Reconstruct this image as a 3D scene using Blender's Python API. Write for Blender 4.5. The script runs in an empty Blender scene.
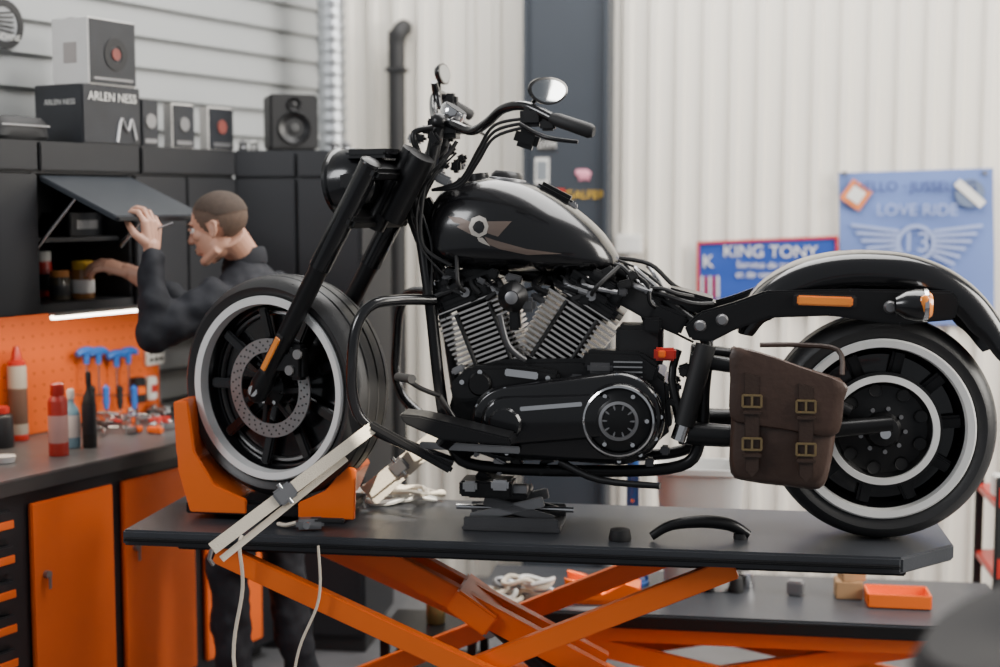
import bpy,bmesh,math,random
from mathutils import Vector as V, Matrix
from mathutils.bvhtree import BVHTree
random.seed(7)
pi=math.pi
# ---------------------------------------------------------------- placement helpers: rays through image pixel coordinates meet chosen scene planes
CAM=V((0,0,1.75)); PITCH=math.atan(130.5/1400); CT,ST=math.cos(PITCH),math.sin(PITCH)
def hit(px,py,P0,N):
    u=(px-500)/1400; v=(py-333.5)/1400
    d=V((u,CT-v*ST,-ST-v*CT)); N=V(N)
    return CAM+d*(N.dot(V(P0)-CAM)/N.dot(d))
AL=math.radians(8.4)
E=V((math.cos(AL),-math.sin(AL),0)); F=V((math.sin(AL),math.cos(AL),0)); Z=V((0,0,1))
T0=V((-1.074,3.91,0)); ZT=0.825; LB=0.26
def T(s,l,z): return T0+E*s+F*l+Z*z
def tr(px,py,off=0.0): return hit(px,py,T0+F*(LB-off),F)
def mir(p):
    l=(p-T0).dot(F)-LB
    return p-F*(2*l)
O=V((-1.57,4.4,0)); A=V((.477,.879,0)).normalized(); N=V((-.879,.477,0)).normalized()
def Bn(s,n,z): return O+A*s+N*n+Z*z
def bs(px,n,py=300): return (hit(px,py,O+N*n,N)-O).dot(A)
def bz(px,py,n): return hit(px,py,O+N*n,N).z
K=V((-.78,6.6,0)); G=V((.978,-.208,0)).normalized(); H=V((.208,.978,0)).normalized()
def W(px,py,h=-.03): return hit(px,py,K+H*h,H)
def onz(px,py,z): return hit(px,py,V((0,0,z)),Z)
def frame(x,y,z): return Matrix((x,y,z)).transposed()
RT=frame(E,F,Z); RB=frame(A,N,Z); RW=frame(G,H,Z)
# ---------------------------------------------------------------- materials
MC={}
def mat(name,col,rough=.5,metal=0,coat=0,bump=0,bs_=60,var=.08,emit=0,trans=0,vs=8):
    if name in MC: return MC[name]
    m=bpy.data.materials.new(name); m.use_nodes=True; nt=m.node_tree; p=nt.nodes['Principled BSDF']
    tc=nt.nodes.new('ShaderNodeTexCoord'); nz=nt.nodes.new('ShaderNodeTexNoise'); nz.inputs['Scale'].default_value=vs
    nz.inputs['Detail'].default_value=5
    nt.links.new(tc.outputs['Object'],nz.inputs['Vector'])
    mx=nt.nodes.new('ShaderNodeMix'); mx.data_type='RGBA'
    mx.inputs[6].default_value=(*[c*(1-var) for c in col],1); mx.inputs[7].default_value=(*[min(1,c*(1+var)) for c in col],1)
    nt.links.new(nz.outputs['Fac'],mx.inputs[0]); nt.links.new(mx.outputs[2],p.inputs['Base Color'])
    p.inputs['Roughness'].default_value=rough; p.inputs['Metallic'].default_value=metal
    p.inputs['Coat Weight'].default_value=coat; p.inputs['Coat Roughness'].default_value=.08
    if trans: p.inputs['Transmission Weight'].default_value=trans
    if bump:
        n2=nt.nodes.new('ShaderNodeTexNoise'); n2.inputs['Scale'].default_value=bs_; nt.links.new(tc.outputs['Object'],n2.inputs['Vector'])
        b=nt.nodes.new('ShaderNodeBump'); b.inputs['Strength'].default_value=bump; b.inputs['Distance'].default_value=.01
        nt.links.new(n2.outputs['Fac'],b.inputs['Height']); nt.links.new(b.outputs['Normal'],p.inputs['Normal'])
    if emit:
        p.inputs['Emission Color'].default_value=(*col,1); p.inputs['Emission Strength'].default_value=emit
    MC[name]=m; return m
BLK=mat('gloss_black_paint',(.005,.005,.006),.22,0,.5)
SAT=mat('satin_black_metal',(.011,.011,.012),.33,.3)
MBK=mat('matte_black',(.013,.013,.014),.6)
RUB=mat('tyre_rubber',(.024,.024,.025),.44,bump=.06,bs_=120)
CHR=mat('chrome',(.75,.75,.76),.13,1)
ALU=mat('brushed_aluminium',(.55,.55,.55),.3,1)
LIP=mat('polished_rim_lip',(.9,.9,.88),.3,.1)
ROT=mat('brake_rotor_steel',(.36,.36,.36),.36,.8,var=.15)
FIN=mat('machined_fin_metal',(.72,.69,.66),.22,1)
STL=mat('dull_steel',(.32,.32,.33),.4,.85,var=.2)
ORG=mat('orange_paint',(.92,.16,.012),.38,coat=.15,var=.05)
ORP=mat('orange_pegboard_paint',(.8,.13,.01),.6,var=.05)
ORD=mat('orange_door',(.86,.14,.014),.45,var=.05)
AMB=mat('amber_lens',(.95,.28,.03),.2,coat=1)
RED=mat('red_plastic',(.5,.03,.02),.35)
WHT=mat('white_plastic',(.75,.74,.7),.4)
STRAP=mat('beige_webbing',(.78,.7,.57),.8,bump=.3,bs_=300,var=.15)
LEA=mat('brown_leather',(.06,.034,.025),.42,bump=.12,bs_=60,var=.3,vs=12)
LEA2=mat('dark_leather_strap',(.045,.026,.019),.45,bump=.1,bs_=120)
BRS=mat('antique_brass',(.4,.3,.16),.4,.9)
CAB=mat('cabinet_black',(.013,.014,.017),.42)
CAB2=mat('cabinet_flap_sheen',(.035,.04,.047),.35)  # black door colour lightened to carry the grey reflection on the raised flap
WORK=mat('worktop_grey',(.1,.1,.105),.35,var=.2)
TTOP=mat('lift_deck_black',(.042,.045,.052),.36,bump=.1,bs_=200,var=.35,vs=5)
SKN=mat('skin',(.58,.31,.215),.5,var=.1,bump=.05,bs_=200)
STB=mat('shaved_stubble',(.115,.072,.05),.75,bump=.3,bs_=400,var=.3,vs=80)
HAIR=mat('short_brown_hair',(.06,.038,.026),.75,bump=.5,bs_=350,var=.35,vs=60)
CLO=mat('black_workwear',(.008,.009,.014),.8,bump=.35,bs_=14,var=.25)
BLU=mat('blue_handle',(.03,.16,.6),.35)
WOOD=mat('wood_block',(.4,.24,.12),.7,var=.3)
CARD=mat('white_card',(.75,.73,.7),.6)
DCARD=mat('dark_printed_card',(.02,.022,.027),.4,var=.4,vs=12)
GLS=mat('mirror_glass',(.42,.44,.46),.05,1)
YEL=mat('yellow_lid',(.7,.42,.03),.4)
# ---------------------------------------------------------------- mesh builder
def catmull(P,n,closed=False):
    out=[];L=len(P)
    P=[V(p) for p in P]
    rng=range(L if closed else L-1)
    for i in rng:
        if closed: a,b,c,d=P[(i-1)%L],P[i],P[(i+1)%L],P[(i+2)%L]
        else: a,b,c,d=P[max(i-1,0)],P[i],P[i+1],P[min(i+2,L-1)]
        for k in range(n):
            t=k/n
            out.append(.5*((2*b)+(c-a)*t+(2*a-5*b+4*c-d)*t*t+(3*b-a-3*c+d)*t**3))
    if not closed: out.append(P[-1])
    return out
def perp(d):
    d=d.normalized(); u=d.cross(Z)
    if u.length<.05: u=d.cross(V((0,1,0)))
    u.normalize(); return u,d.cross(u).normalized()
class Bd:
    def __init__(s): s.bm=bmesh.new(); s.mats=[]
    def mi(s,m):
        if m not in s.mats: s.mats.append(m)
        return s.mats.index(m)
    def add(s,t,m,M=None):
        if m is not None:
            i=s.mi(m)
            for f in t.faces: f.material_index=i
        if M is not None: t.transform(M)
        me=bpy.data.meshes.new('t'); t.to_mesh(me); t.free(); s.bm.from_mesh(me); bpy.data.meshes.remove(me)
    def box(s,c,size,m,R=None,bev=.004,seg=2):
        t=bmesh.new(); bmesh.ops.create_cube(t,size=1)
        for v in t.verts: v.co=V((v.co.x*size[0],v.co.y*size[1],v.co.z*size[2]))
        if bev>0: bmesh.ops.bevel(t,geom=t.edges[:],offset=min(bev,min(size)*.45),segments=seg,affect='EDGES')
        M=Matrix.Translation(V(c))
        if R is not None: M=M@R.to_4x4()
        s.add(t,m,M)
    def bar(s,p,q,w,th,m,nrm=None,bev=.003):
        p,q=V(p),V(q); d=(q-p); L=d.length; d.normalize(); nrm=V(nrm) if nrm is not None else F
        x=d.cross(nrm).normalized(); y=d.cross(x)
        s.box((p+q)/2,(w,th,L),m,frame(x,y,d),bev)
    def tube(s,P,r,m,seg=12,n=0,closed=False,caps=True):
        if n:
            if isinstance(r,(list,tuple)):
                rr=[v.x for v in catmull([V((x,0,0)) for x in r],n,closed)]
            P=catmull(P,n,closed)
            if isinstance(r,(list,tuple)): r=rr
        P=[V(p) for p in P]; L=len(P)
        if not isinstance(r,(list,tuple)): r=[r]*L
        t=bmesh.new(); rings=[]; u=None
        for i in range(L):
            if closed: d=P[(i+1)%L]-P[i-1]
            else: d=P[min(i+1,L-1)]-P[max(i-1,0)]
            d.normalize()
            if u is None: u,w=perp(d)
            else:
                u=(u-d*u.dot(d)).normalized(); w=d.cross(u)
            rings.append([t.verts.new(P[i]+(u*math.cos(2*pi*k/seg)+w*math.sin(2*pi*k/seg))*r[i]) for k in range(seg)])
        for i in range(L if closed else L-1):
            a,b=rings[i],rings[(i+1)%L]
            for k in range(seg): t.faces.new((a[k],a[(k+1)%seg],b[(k+1)%seg],b[k]))
        if caps and not closed: t.faces.new(rings[0][::-1]); t.faces.new(rings[-1])
        bmesh.ops.recalc_face_normals(t,faces=t.faces[:]); s.add(t,m)
    def cyl(s,p,q,r,m,r2=None,seg=24): s.tube([p,q],[r,r if r2 is None else r2],m,seg)
    def lathe(s,prof,c,ax,m,seg=48,closed=False,arc=None):
        c=V(c);ax=V(ax).normalized();u,w=perp(ax)
        t=bmesh.new();rings=[]
        for k in range(seg):
            a=2*pi*k/seg; e=u*math.cos(a)+w*math.sin(a)
            rings.append([t.verts.new(c+ax*h+e*max(r,1e-4)) for r,h in prof])
        L=len(prof)
        for k in range(seg):
            a,b=rings[k],rings[(k+1)%seg]
            for j in range(L if closed else L-1):
                j2=(j+1)%L
                t.faces.new((a[j],a[j2],b[j2],b[j]))
        bmesh.ops.remove_doubles(t,verts=t.verts[:],dist=2e-4)
        bmesh.ops.recalc_face_normals(t,faces=t.faces[:]); s.add(t,m)
    def sph(s,c,r,m,R=None,seg=20):
        if not isinstance(r,(list,tuple)): r=(r,r,r)
        t=bmesh.new(); bmesh.ops.create_uvsphere(t,u_segments=seg,v_segments=seg//2+2,radius=1)
        M=Matrix.Translation(V(c))@((R.to_4x4() if R is not None else Matrix.Identity(4)))@Matrix.Diagonal((*r,1))
        s.add(t,m,M)
    def prism(s,P,ext,m,bev=0,seg=2):
        P=[V(p) for p in P]; ext=V(ext); t=bmesh.new()
        a=[t.verts.new(p) for p in P]; b=[t.verts.new(p+ext) for p in P]; L=len(P)
        t.faces.new(a); t.faces.new(b[::-1])
        for i in range(L): t.faces.new((a[i],b[i],b[(i+1)%L],a[(i+1)%L]))
        bmesh.ops.recalc_face_normals(t,faces=t.faces[:])
        if bev: bmesh.ops.bevel(t,geom=t.edges[:],offset=bev,segments=seg,affect='EDGES',clamp_overlap=True)
        s.add(t,m)
    def slab(s,pp,o0,o1,m,bev=.006,n=0):
        if n: pp=[(v.x,v.y) for v in catmull([V((a,b,0)) for a,b in pp],n,True)]
        s.prism([tr(a,b,o1) for a,b in pp],F*(o1-o0),m,bev)
    def loft(s,rings,m,caps=True,closed=True):
        t=bmesh.new(); R=[[t.verts.new(p) for p in r] for r in rings]; L=len(R[0])
        for a,b in zip(R,R[1:]):
            for k in range(L if closed else L-1): t.faces.new((a[k],a[(k+1)%L],b[(k+1)%L],b[k]))
        if caps: t.faces.new(R[0][::-1]); t.faces.new(R[-1])
        bmesh.ops.recalc_face_normals(t,faces=t.faces[:]); s.add(t,m)
    def fin(s,name,parent=None,ang=40):
        me=bpy.data.meshes.new(name); s.bm.to_mesh(me); s.bm.free()
        for m in s.mats: me.materials.append(m)
        me.polygons.foreach_set('use_smooth',[True]*len(me.polygons)); me.set_sharp_from_angle(angle=math.radians(ang))
        ob=bpy.data.objects.new(name,me); bpy.context.collection.objects.link(ob)
        if parent is None:   # put origin at the object's own centre
            c=sum((v.co for v in me.vertices),V())/max(1,len(me.vertices)); me.transform(Matrix.Translation(-c)); ob.location=c
        else:
            ob.parent=parent; ob.matrix_parent_inverse=Matrix.Translation(-parent.location)
        return ob
def empty(name,loc):
    o=bpy.data.objects.new(name,None); o.location=V(loc); o.empty_display_size=.1; bpy.context.collection.objects.link(o); return o
def text(st,c,R,U,size,m,parent,name='lettering',ext=.0006,al='CENTER'):
    cu=bpy.data.curves.new(name,'FONT'); cu.body=st; cu.size=size; cu.extrude=ext; cu.align_x=al; cu.align_y='CENTER'; cu.materials.append(m)
    o=bpy.data.objects.new(name,cu); bpy.context.collection.objects.link(o)
    R=V(R).normalized();U=V(U).normalized();n=R.cross(U)
    M=frame(R,U,n).to_4x4(); M.translation=V(c)
    o.parent=parent
    o.matrix_parent_inverse=Matrix.Translation(-V(parent.location)); o.matrix_basis=M
    return o

# ================================================================ ROOM
b=Bd(); b.box((0.5,3.5,-.05),(9,9,.1),mat('concrete_floor',(.11,.11,.115),.4,var=.3,bump=.1),bev=0); b.fin('floor')
b=Bd(); SHEET=mat('cream_sheet_cladding',(.8,.76,.68),.45,var=.03,vs=2)
prof=[];x=-.25;p_=.118
while x<5.0:
    prof+= [(x,0),(x+.066,0),(x+.078,-.022),(x+.106,-.022)]; x+=p_
lo=[K+G*a+H*h for a,h in prof]; t=bmesh.new()
A0=[t.verts.new(p) for p in lo]; A1=[t.verts.new(p+Z*4.2) for p in lo]
B0=[t.verts.new(K+G*prof[0][0]+H*.08),t.verts.new(K+G*prof[-1][0]+H*.08)]; B1=[t.verts.new(v.co+Z*4.2) for v in B0]
for i in range(len(A0)-1): t.faces.new((A0[i],A0[i+1],A1[i+1],A1[i]))
t.faces.new((B0[1],B0[0],B1[0],B1[1])); t.faces.new((A0[0],A1[0],B1[0],B0[0])); t.faces.new((A0[-1],B0[1],B1[1],A1[-1]))
b.add(t,SHEET); b.fin('wall_back',ang=10)
b=Bd(); SID=mat('grey_lap_siding',(.33,.34,.34),.5,var=.05,vs=2)
P=[];z=0
while z<4.1: P+=[(.40,z),(.42,z+.105),(.423,z+.11)]; z+=.12
ring0=[Bn(-1.6,n,z) for n,z in P]+[Bn(-1.6,.5,z),Bn(-1.6,.5,0)]
ring1=[Bn(2.42,n,z) for n,z in P]+[Bn(2.42,.5,z),Bn(2.42,.5,0)]
b.loft([ring0,ring1],SID); b.fin('wall_left',ang=10)
col=empty('structural_column',W(566,100,-.2))
b=Bd(); c0=W(523,100,-.2);c1=W(609,100,-.2); cm=(c0+c1)/2; cm.z=2.1
SLT=mat('slate_column_paint',(.03,.037,.048),.5)
b.box(cm+H*.09,((c1-c0).length,.18,4.2),SLT,RW,.01); 
for px in (523,609):
    q=W(px,100,-.215); q.z=2.1; b.box(q+(G if px<560 else -G)*.012,(.02,.03,4.2),SLT,RW,.003)
b.fin('column_body',col)
b=Bd()
def sticker(px0,py0,px1,py1,m,h=-.203):
    a,c=W(px0,py0,h),W(px1,py1,h); b.box((a+c)/2,(abs((c-a).dot(G)),.004,abs(c.z-a.z)),m,RW,.001)
sticker(535,158,549,184,WHT); sticker(537,161,547,180,mat('phone_sticker_grey',(.2,.22,.24),.4),-.206)
sticker(533,188,567,198,MBK); sticker(545,189,565,197,RED,-.206); sticker(538,138,556,151,MBK)
PNK=mat('pink_sticker',(.8,.3,.4),.5); a=W(584,174,-.205)
b.sph(a,(.03,.003,.02),PNK,RW); b.sph(a-G*.025+Z*.006,(.014,.003,.014),PNK,RW); 
for dx in(-.02,-.008,.01,.022): b.box(a+G*dx-Z*.022,(.006,.004,.014),PNK,RW,.001)
b.fin('stickers',col)
text('GALFER',W(585,195,-.206),G,Z,.05,YEL,col); text('SYM',W(547,145,-.207),G,Z,.045,WHT,col)
b=Bd(); a=W(629,244,-.06); b.box(a,(.12,.07,.09),WHT,RW,.01); b.cyl(a-Z*.04,a-Z*.3,.01,WHT); b.fin('junction_box')
b=Bd(); c=hit(332,100,V((0,6.22,0)),V((0,1,0))); pr=[];z=0
DUC=mat('galvanised_duct',(.45,.47,.49),.35,.8)
while z<4.1: pr+=[(.058,z),(.062,z+.01),(.062,z+.025),(.058,z+.035)]; z+=.05
b.lathe(pr,V((c.x,c.y,0)),Z,DUC,32); b.fin('spiral_duct')
b=Bd(); c=hit(397,100,K+H*-.1,H); b.tube([V((c.x,c.y,0)),V((c.x,c.y,2.3)),V((c.x,c.y,W(397,45,-.1).z)),W(399,33,-.1),W(403,28,-.07),W(404,28,-.02)],.038,MBK,16,n=6); b.box(V((c.x,c.y,2.35)),(.09,.09,.02),MBK,RW); b.fin('drain_pipe')
def banner(name,cs,m,h=-.04,wav=.012):
    a,bb,c,d=[W(px,py,h) for px,py in cs]; B=Bd(); t=bmesh.new(); n=26; g=[]
    for side in (0,1):
        gg=[]
        for i in range(n+1):
            row=[]
            for j in range(n+1):
                u,v=i/n,j/n; p=(a*(1-u)+bb*u)*(1-v)+(d*(1-u)+c*u)*v
                p=p+H*(wav*math.sin(u*17+v*3)*v*.7+wav*.4*math.sin(v*11+u*5)+side*.003-.004); row.append(t.verts.new(p))
            gg.append(row)
        for i in range(n):
            for j in range(n): t.faces.new((gg[i][j],gg[i+1][j],gg[i+1][j+1],gg[i][j+1]))
    B.add(t,m); return B
LB_=mat('pale_blue_flag_cloth',(.13,.2,.46),.8,var=.15,vs=4)
e=empty('love_ride_flag',W(915,240,-.04)); B_=banner('f',[(838,173),(993,168),(995,325),(842,325)],LB_); B_.fin('cloth',e)
PB=mat('pale_print',(.3,.37,.6),.7)
b=Bd()
ctr=W(916,243,-.06)
for sgn in(-1,1):
    for i in range(6):
        L=.2-.022*i; b.bar(ctr+G*sgn*.07+Z*(.05-.02*i),ctr+G*sgn*(.07+L)+Z*(.075-.033*i),.014,.002,PB,H,.0005)
b.lathe([(.065,0),(.08,0),(.08,.003),(.065,.003)],ctr,H,PB,32,closed=True)
for px in(845,985): b.cyl(W(px,173,-.06),W(px,173,.0),.01,STL)
b.box(W(856,195,-.062),(.1,.004,.1),mat('orange_print',(.7,.2,.05),.6),RW@Matrix.Rotation(.6,3,'Y'),.001); b.box(W(856,195,-.066),(.06,.004,.06),WHT,RW@Matrix.Rotation(.6,3,'Y'),.001)
b.lathe([(0,0),(.06,0),(.06,.003),(0,.003)],W(970,193,-.062),H,mat('grey_print',(.12,.16,.25),.6)); b.bar(W(957,182,-.066),W(983,205,-.066),.035,.002,WHT,H,.0005)
b.fin('printed_emblem',e)
text('13',ctr-H*.005,G,Z,.12,PB,e); text('LOVE RIDE',ctr-H*.012+Z*.14,G,Z,.07,PB,e); text('HELLO · JUSSEL AG',W(915,187,-.065),G,Z,.06,mat('navy_print',(.03,.04,.16),.6),e); text('CHARITY RIDE',ctr-H*.012-Z*.13,G,Z,.05,PB,e)
e=empty('tool_brand_banner',W(767,270,-.04)); DB=mat('royal_blue_banner',(.014,.06,.32),.6)
banner('f',[(697,243),(838,237),(838,303),(697,303)],DB,-.04,.003).fin('cloth',e)
b=Bd(); 
for q0,q1 in(((697,243),(838,237)),((697,302),(838,302)),((698,243),(698,303)),((837,237),(837,303))): b.bar(W(*q0,-.053),W(*q1,-.053),.012,.003,RED,H,.001)
for i in range(5): b.bar(W(702+i*4,276,-.054),W(702+i*4,298,-.054),.009,.003,RED if i%2 else WHT,H,.001)
b.fin('border',e)
text('KING TONY',W(770,252,-.054),G,V((0,0,1)),.074,WHT,e); text('Service de travail\net de vente outils',W(770,270,-.054),G,Z,.042,WHT,e); text('K',W(708,262,-.054),G,Z,.08,WHT,e)

# ================================================================ WORKSHOP CABINETS
ws=empty('wall_cabinet',Bn(.3,.18,1.7))
b=Bd(); s0,s1=-1.0,1.15; zb,zt=1.39,1.95; zo=1.845
so0,so1=bs(38,0,230),bs(130,0,230)
def bb(s0,s1,n0,n1,z0,z1,m,bev=.003): b.box(Bn((s0+s1)/2,(n0+n1)/2,(z0+z1)/2),(abs(s1-s0),abs(n1-n0),abs(z1-z0)),m,RB,bev)
bb(s0,s1,.36,.385,zb,zt,CAB); bb(s0,s1,0,.36,zt-.02,zt,CAB); bb(s0,s1,0,.36,zb,zb+.03,CAB)
bb(s0,s1,.005,.36,zo,zo+.02,CAB)
for s in(s0+.01,so0-.012,so1+.012,s1-.01): bb(s-.01,s+.01,.005,.36,zb,zt,CAB)
bb(so0,so1,.05,.36,1.62,1.635,CAB)
for a_,c_ in((s0,-.45),(-.445,so0-.005),(so0,.62),(.625,s1)): bb(a_+.003,c_-.003,-.018,.0,zo+.01,zt-.004,CAB,.004)
for a_,c_ in((s0,-.25),(-.25,so0-.01),(so1+.01,.86),(.86,s1)): bb(a_+.003,c_-.003,-.018,.0,zb+.004,zo-.002,CAB,.004)
b.fin('carcass_and_doors',ws)
b=Bd(); fl0,fl1=Bn(so0,-.01,zo-.005),Bn(so1,-.01,zo-.005); out=N*-.33; zdrop=-Z*.13
b.prism([fl0,fl1,fl1+out+zdrop,fl0+out+zdrop],Z*-.018,CAB2,.003)
ed=fl0+out+zdrop; ed2=fl1+out+zdrop
b.bar(ed-Z*.01,ed2-Z*.01,.024,.012,CAB,Z)
for q in(so0+.015,so1-.015): b.tube([Bn(q,.03,1.6),Bn(q,-.16,zo-.075)],[.008,.004],CHR,10)
b.fin('lift_up_flap',ws)
def jar(name,s,n,z,r,h,m1,m2,style=0,parent=None):
    B=Bd(); c=Bn(s,n,z)
    B.lathe([(0,0),(r*.94,0),(r,.006),(r,h*.72),(r*.85,h*.79),(r*.85,h*.8)],c,Z,m1,28)
    B.lathe([(r*.9,h*.78),(r*.92,h*.79),(r*.92,h*.98),(r*.85,h),(0,h)],c,Z,m2,28)
    B.lathe([(r*1.005,h*.15),(r*1.015,h*.16),(r*1.015,h*.5),(r*1.005,h*.51)],c,Z,CARD if style==0 else MBK,28)
    return B.fin(name,parent)
zs=zb+.031
GRN=mat('dark_jar_glass',(.06,.05,.035),.2,coat=.5)
jar('grease_jar',bs(60,.12,290),.12,zs,.035,.10,GRN,mat('amber_cap',(.5,.2,.05),.4),1)
jar('grease_jar',bs(83,.1,290),.10,zs,.04,.13,mat('amber_jar',(.32,.14,.04),.25,coat=.6),YEL)
jar('grease_jar',bs(108,.16,290),.16,zs,.038,.11,mat('grey_can',(.15,.14,.13),.3),MBK,1)
jar('spray_bottle',bs(50,.25,290),.28,zs,.03,.16,RED,WHT,1)
B=Bd(); B.box(Bn(bs(72,.2,210),.2,1.635+.041),(.16,.14,.08),DCARD,RB,.004); B.box(Bn(bs(72,.2,210),.13,1.635+.04),(.1,.004,.03),STL,RB,.001); B.fin('parts_box')
e=Bd(); a,c=Bn(bs(52,.06,320),.06,zb-.018),Bn(bs(146,.06,315),.06,zb-.018)
e.bar(a+Z*.008,c+Z*.008,.035,.016,WHT,Z); e.bar(a-Z*.004,c-Z*.004,.024,.012,mat('led_diffuser',(1,.93,.8),.4,emit=11),Z); e.fin('led_light_bar')
wb=empty('workbench',Bn(.2,.1,.5)); b=Bd()
bb(-1.0,1.12,-.18,.385,.06,.875,CAB); bb(-1.0,1.12,-.12,.385,0,.06,MBK)
bb(-1.0,1.12,-.205,.385,.878,.92,WORK,.006)
bb(-1.0,1.12,-.212,-.2,.872,.918,mat('worktop_edge',(.1,.095,.095),.3,.6),.003)
b.fin('carcass',wb)
b=Bd()
dz0,dz1=.1,.83
ds=[(bs(33,-.2,560),bs(115,-.2,560)),(bs(125,-.2,560),bs(196,-.2,560)),(bs(206,-.2,560),bs(262,-.2,560))]
for a_,c_ in ds:
    bb(a_,c_,-.2,-.182,dz0,dz1,ORD,.004)
    b.cyl(Bn(a_+.05,-.2,.6),Bn(a_+.05,-.215,.6),.012,STL); b.box(Bn(a_+.05,-.218,.575),(.012,.003,.04),STL,RB,.001)
a_=bs(14,-.2,560)
for i in range(7): bb(-.9,a_,-.2,-.182,.1+i*.107,.1+i*.107+.085,CAB,.004); bb(-.9,a_+.001,-.206,-.2,.1+i*.107+.03,.1+i*.107+.055,ORD,.002)
b.fin('doors_and_drawers',wb)
b=Bd(); bb(-1.0,1.12,.372,.386,.922,zb-.002,ORP,.002)
hm=mat('peg_hole_shadow',(.2,.03,.006),.8)
for i in range(40):
    for j in range(9):
        q=Bn(-.7+i*.045,.3715,.96+j*.045); b.box(q,(.005,.002,.005),hm,RB,0)
b.fin('orange_pegboard',wb)
tc0=V((-1.02,5.41,0)); b=Bd(); wd=.50
def tcb(u0,u1,v0,v1,z0,z1,m,bev=.004): b.box(tc0+E*((u0+u1)/2)+F*((v0+v1)/2)+Z*((z0+z1)/2),(u1-u0,v1-v0,z1-z0),m,RT,bev)
tcb(0,wd,0,.5,.05,1.95,CAB); tcb(0,wd,-.002,.3,0,.05,MBK)
for u0,u1 in((.01,.245),(.255,.49)):
    tcb(u0,u1,-.02,0,.95,1.84,CAB); tcb(u0,u1,-.02,0,.07,.93,CAB); tcb(u0,u1,-.02,0,1.85,1.94,CAB)
for u in (.225,.275): tcb(u-.006,u+.006,-.04,-.02,1.3,1.42,STL)
b.fin('tall_cabinet')
e=empty('round_wall_sign',Bn(bs(6,.4,26),.39,2.3)); b=Bd(); c=hit(4,24,O+N*.385,N)
b.lathe([(0,0),(.088,0),(.088,.012),(0,.012)],c,N,mat('sign_grey',(.3,.31,.32),.5)); b.lathe([(.06,-.004),(.085,-.004),(.085,0),(.06,0)],c,N,MBK,closed=True)
for k in range(5): b.bar(c-N*.004-A*.05+Z*(.03-k*.012),c-N*.004+A*.04+Z*(.045-k*.018),.006,.003,MBK,N,.0005)
b.fin('disc',e); text('MACHINE',c-N*.006-Z*.045,A,Z,.03,WHT,e)
def carton(name,px0,px1,n0,d,z0,h,front,side,pyr=110,label=None):
    e=empty(name,Bn(bs(px0,n0,pyr),n0,z0)); global b; b=Bd()
    a_,c_=bs(px0,n0,pyr),bs(px1,n0,pyr); zz=z0+h
    bb(a_,c_,n0,n0+d,z0+.001,zz,side,.003); w=c_-a_
    bb(a_+.004,c_-.004,n0-.003,n0+.002,z0+.005,zz-.004,front,.001)
    b.box(Bn((a_+c_)/2,n0+d/2,zz+.0005),(w*.98,.03,.002),mat('parcel_tape',(.3,.28,.25),.3),RB,0)
    return e,a_,c_,zz
e,a_,c_,zz=carton('product_box',82,140,.02,.22,1.95,.2,DCARD,DCARD)
b.tube([Bn(c_-.12,.014,1.96),Bn(c_-.1,.014,2.04),Bn(c_-.07,.014,2.0),Bn(c_-.05,.014,2.04),Bn(c_-.03,.014,1.97)],.006,STL,8,n=6); b.fin('carton',e)
text('ARLEN NESS',Bn((a_+c_)/2,.014,2.11),A,Z,.042,WHT,e)
text('ARLEN NESS',Bn(a_-.002,.12,2.09),-N,Z,.026,WHT,e)
e,a_,c_,zz=carton('product_box',90,137,.03,.17,2.152,.225,DCARD,CARD)
b.box(Bn(a_-.001,.115,2.26),(.002,.06,.07),mat('faint_print',(.4,.36,.34),.6),RB,.0005)
w=c_-a_; b.lathe([(.03,0),(.055,0),(.05,.006),(.03,.006)],Bn(a_+w*.55,.024,2.26),N,MBK,32,closed=True); b.lathe([(0,0),(.02,0),(.02,.004)],Bn(a_+w*.55,.022,2.26),N,mat('dim_red_print',(.2,.05,.04),.5),24); bb(a_+.02,c_-.02,.025,.028,2.17,2.178,STL,.001); b.fin('carton',e)
for i,(p0,p1,h,m1) in enumerate(((141,158,.17,DCARD),(172,194,.165,DCARD),(208,233,.165,DCARD))):
    e,a_,c_,zz=carton('product_box',p0,p1,.06,.06 if i==0 else .045,1.95,h,m1,CARD if i else DCARD)
    w=c_-a_; b.lathe([(.0,0),(.026,0),(.026,.004),(0,.004)],Bn(a_+w*.5,.052,1.95+h*.55),N,mat('dim_red_print',(.2,.05,.04),.5) if i==2 else STL,24); bb(a_+w*.15,c_-w*.15,.054,.057,1.965,1.98,STL,.001)
    b.fin('carton',e)
b=Bd(); cc=onz(291,151,1.952); R_=frame(V((.95,.31,0)),V((-.31,.95,0)),Z)
fr=R_@V((0,-1,0)); rt=R_@V((1,0,0))
b.box(cc+Z*.108,(.185,.17,.21),MBK,R_,.008); f0=cc+fr*.086
for zc,r in((.075,.06),(.165,.025)):
    b.lathe([(0,-.004),(r*.3,-.001),(r*.35,-.008),(r*.8,.004),(r,.008),(r*1.06,.004),(r*1.06,-.004)],f0+Z*(zc+.01),fr,SAT,36)
    b.lathe([(0,.004),(r*.28,.001),(r*.3,-.004)],f0+Z*(zc+.01)+fr*.004,fr,mat('cone_grey',(.06,.06,.06),.5),24)
b.fin('bookshelf_speaker')
b=Bd(); c=Bn(bs(16,.1,135),.12,1.951)
b.loft([[c+A*math.copysign(abs(x)**.6,x)*w_+N*math.copysign(abs(y)**.6,y)*d_+Z*z_ for x,y in [(math.cos(k*pi/8+.1),math.sin(k*pi/8+.1)) for k in range(16)]] for z_,w_,d_ in((.0,.11,.06),(.015,.125,.07),(.06,.12,.065),(.078,.105,.05),(.082,.05,.02))],MBK); b.bar(c-N*.068-A*.1+Z*.05,c-N*.068+A*.1+Z*.05,.006,.004,STL,N,.001); b.fin('tool_pouch')
b=Bd()
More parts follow.
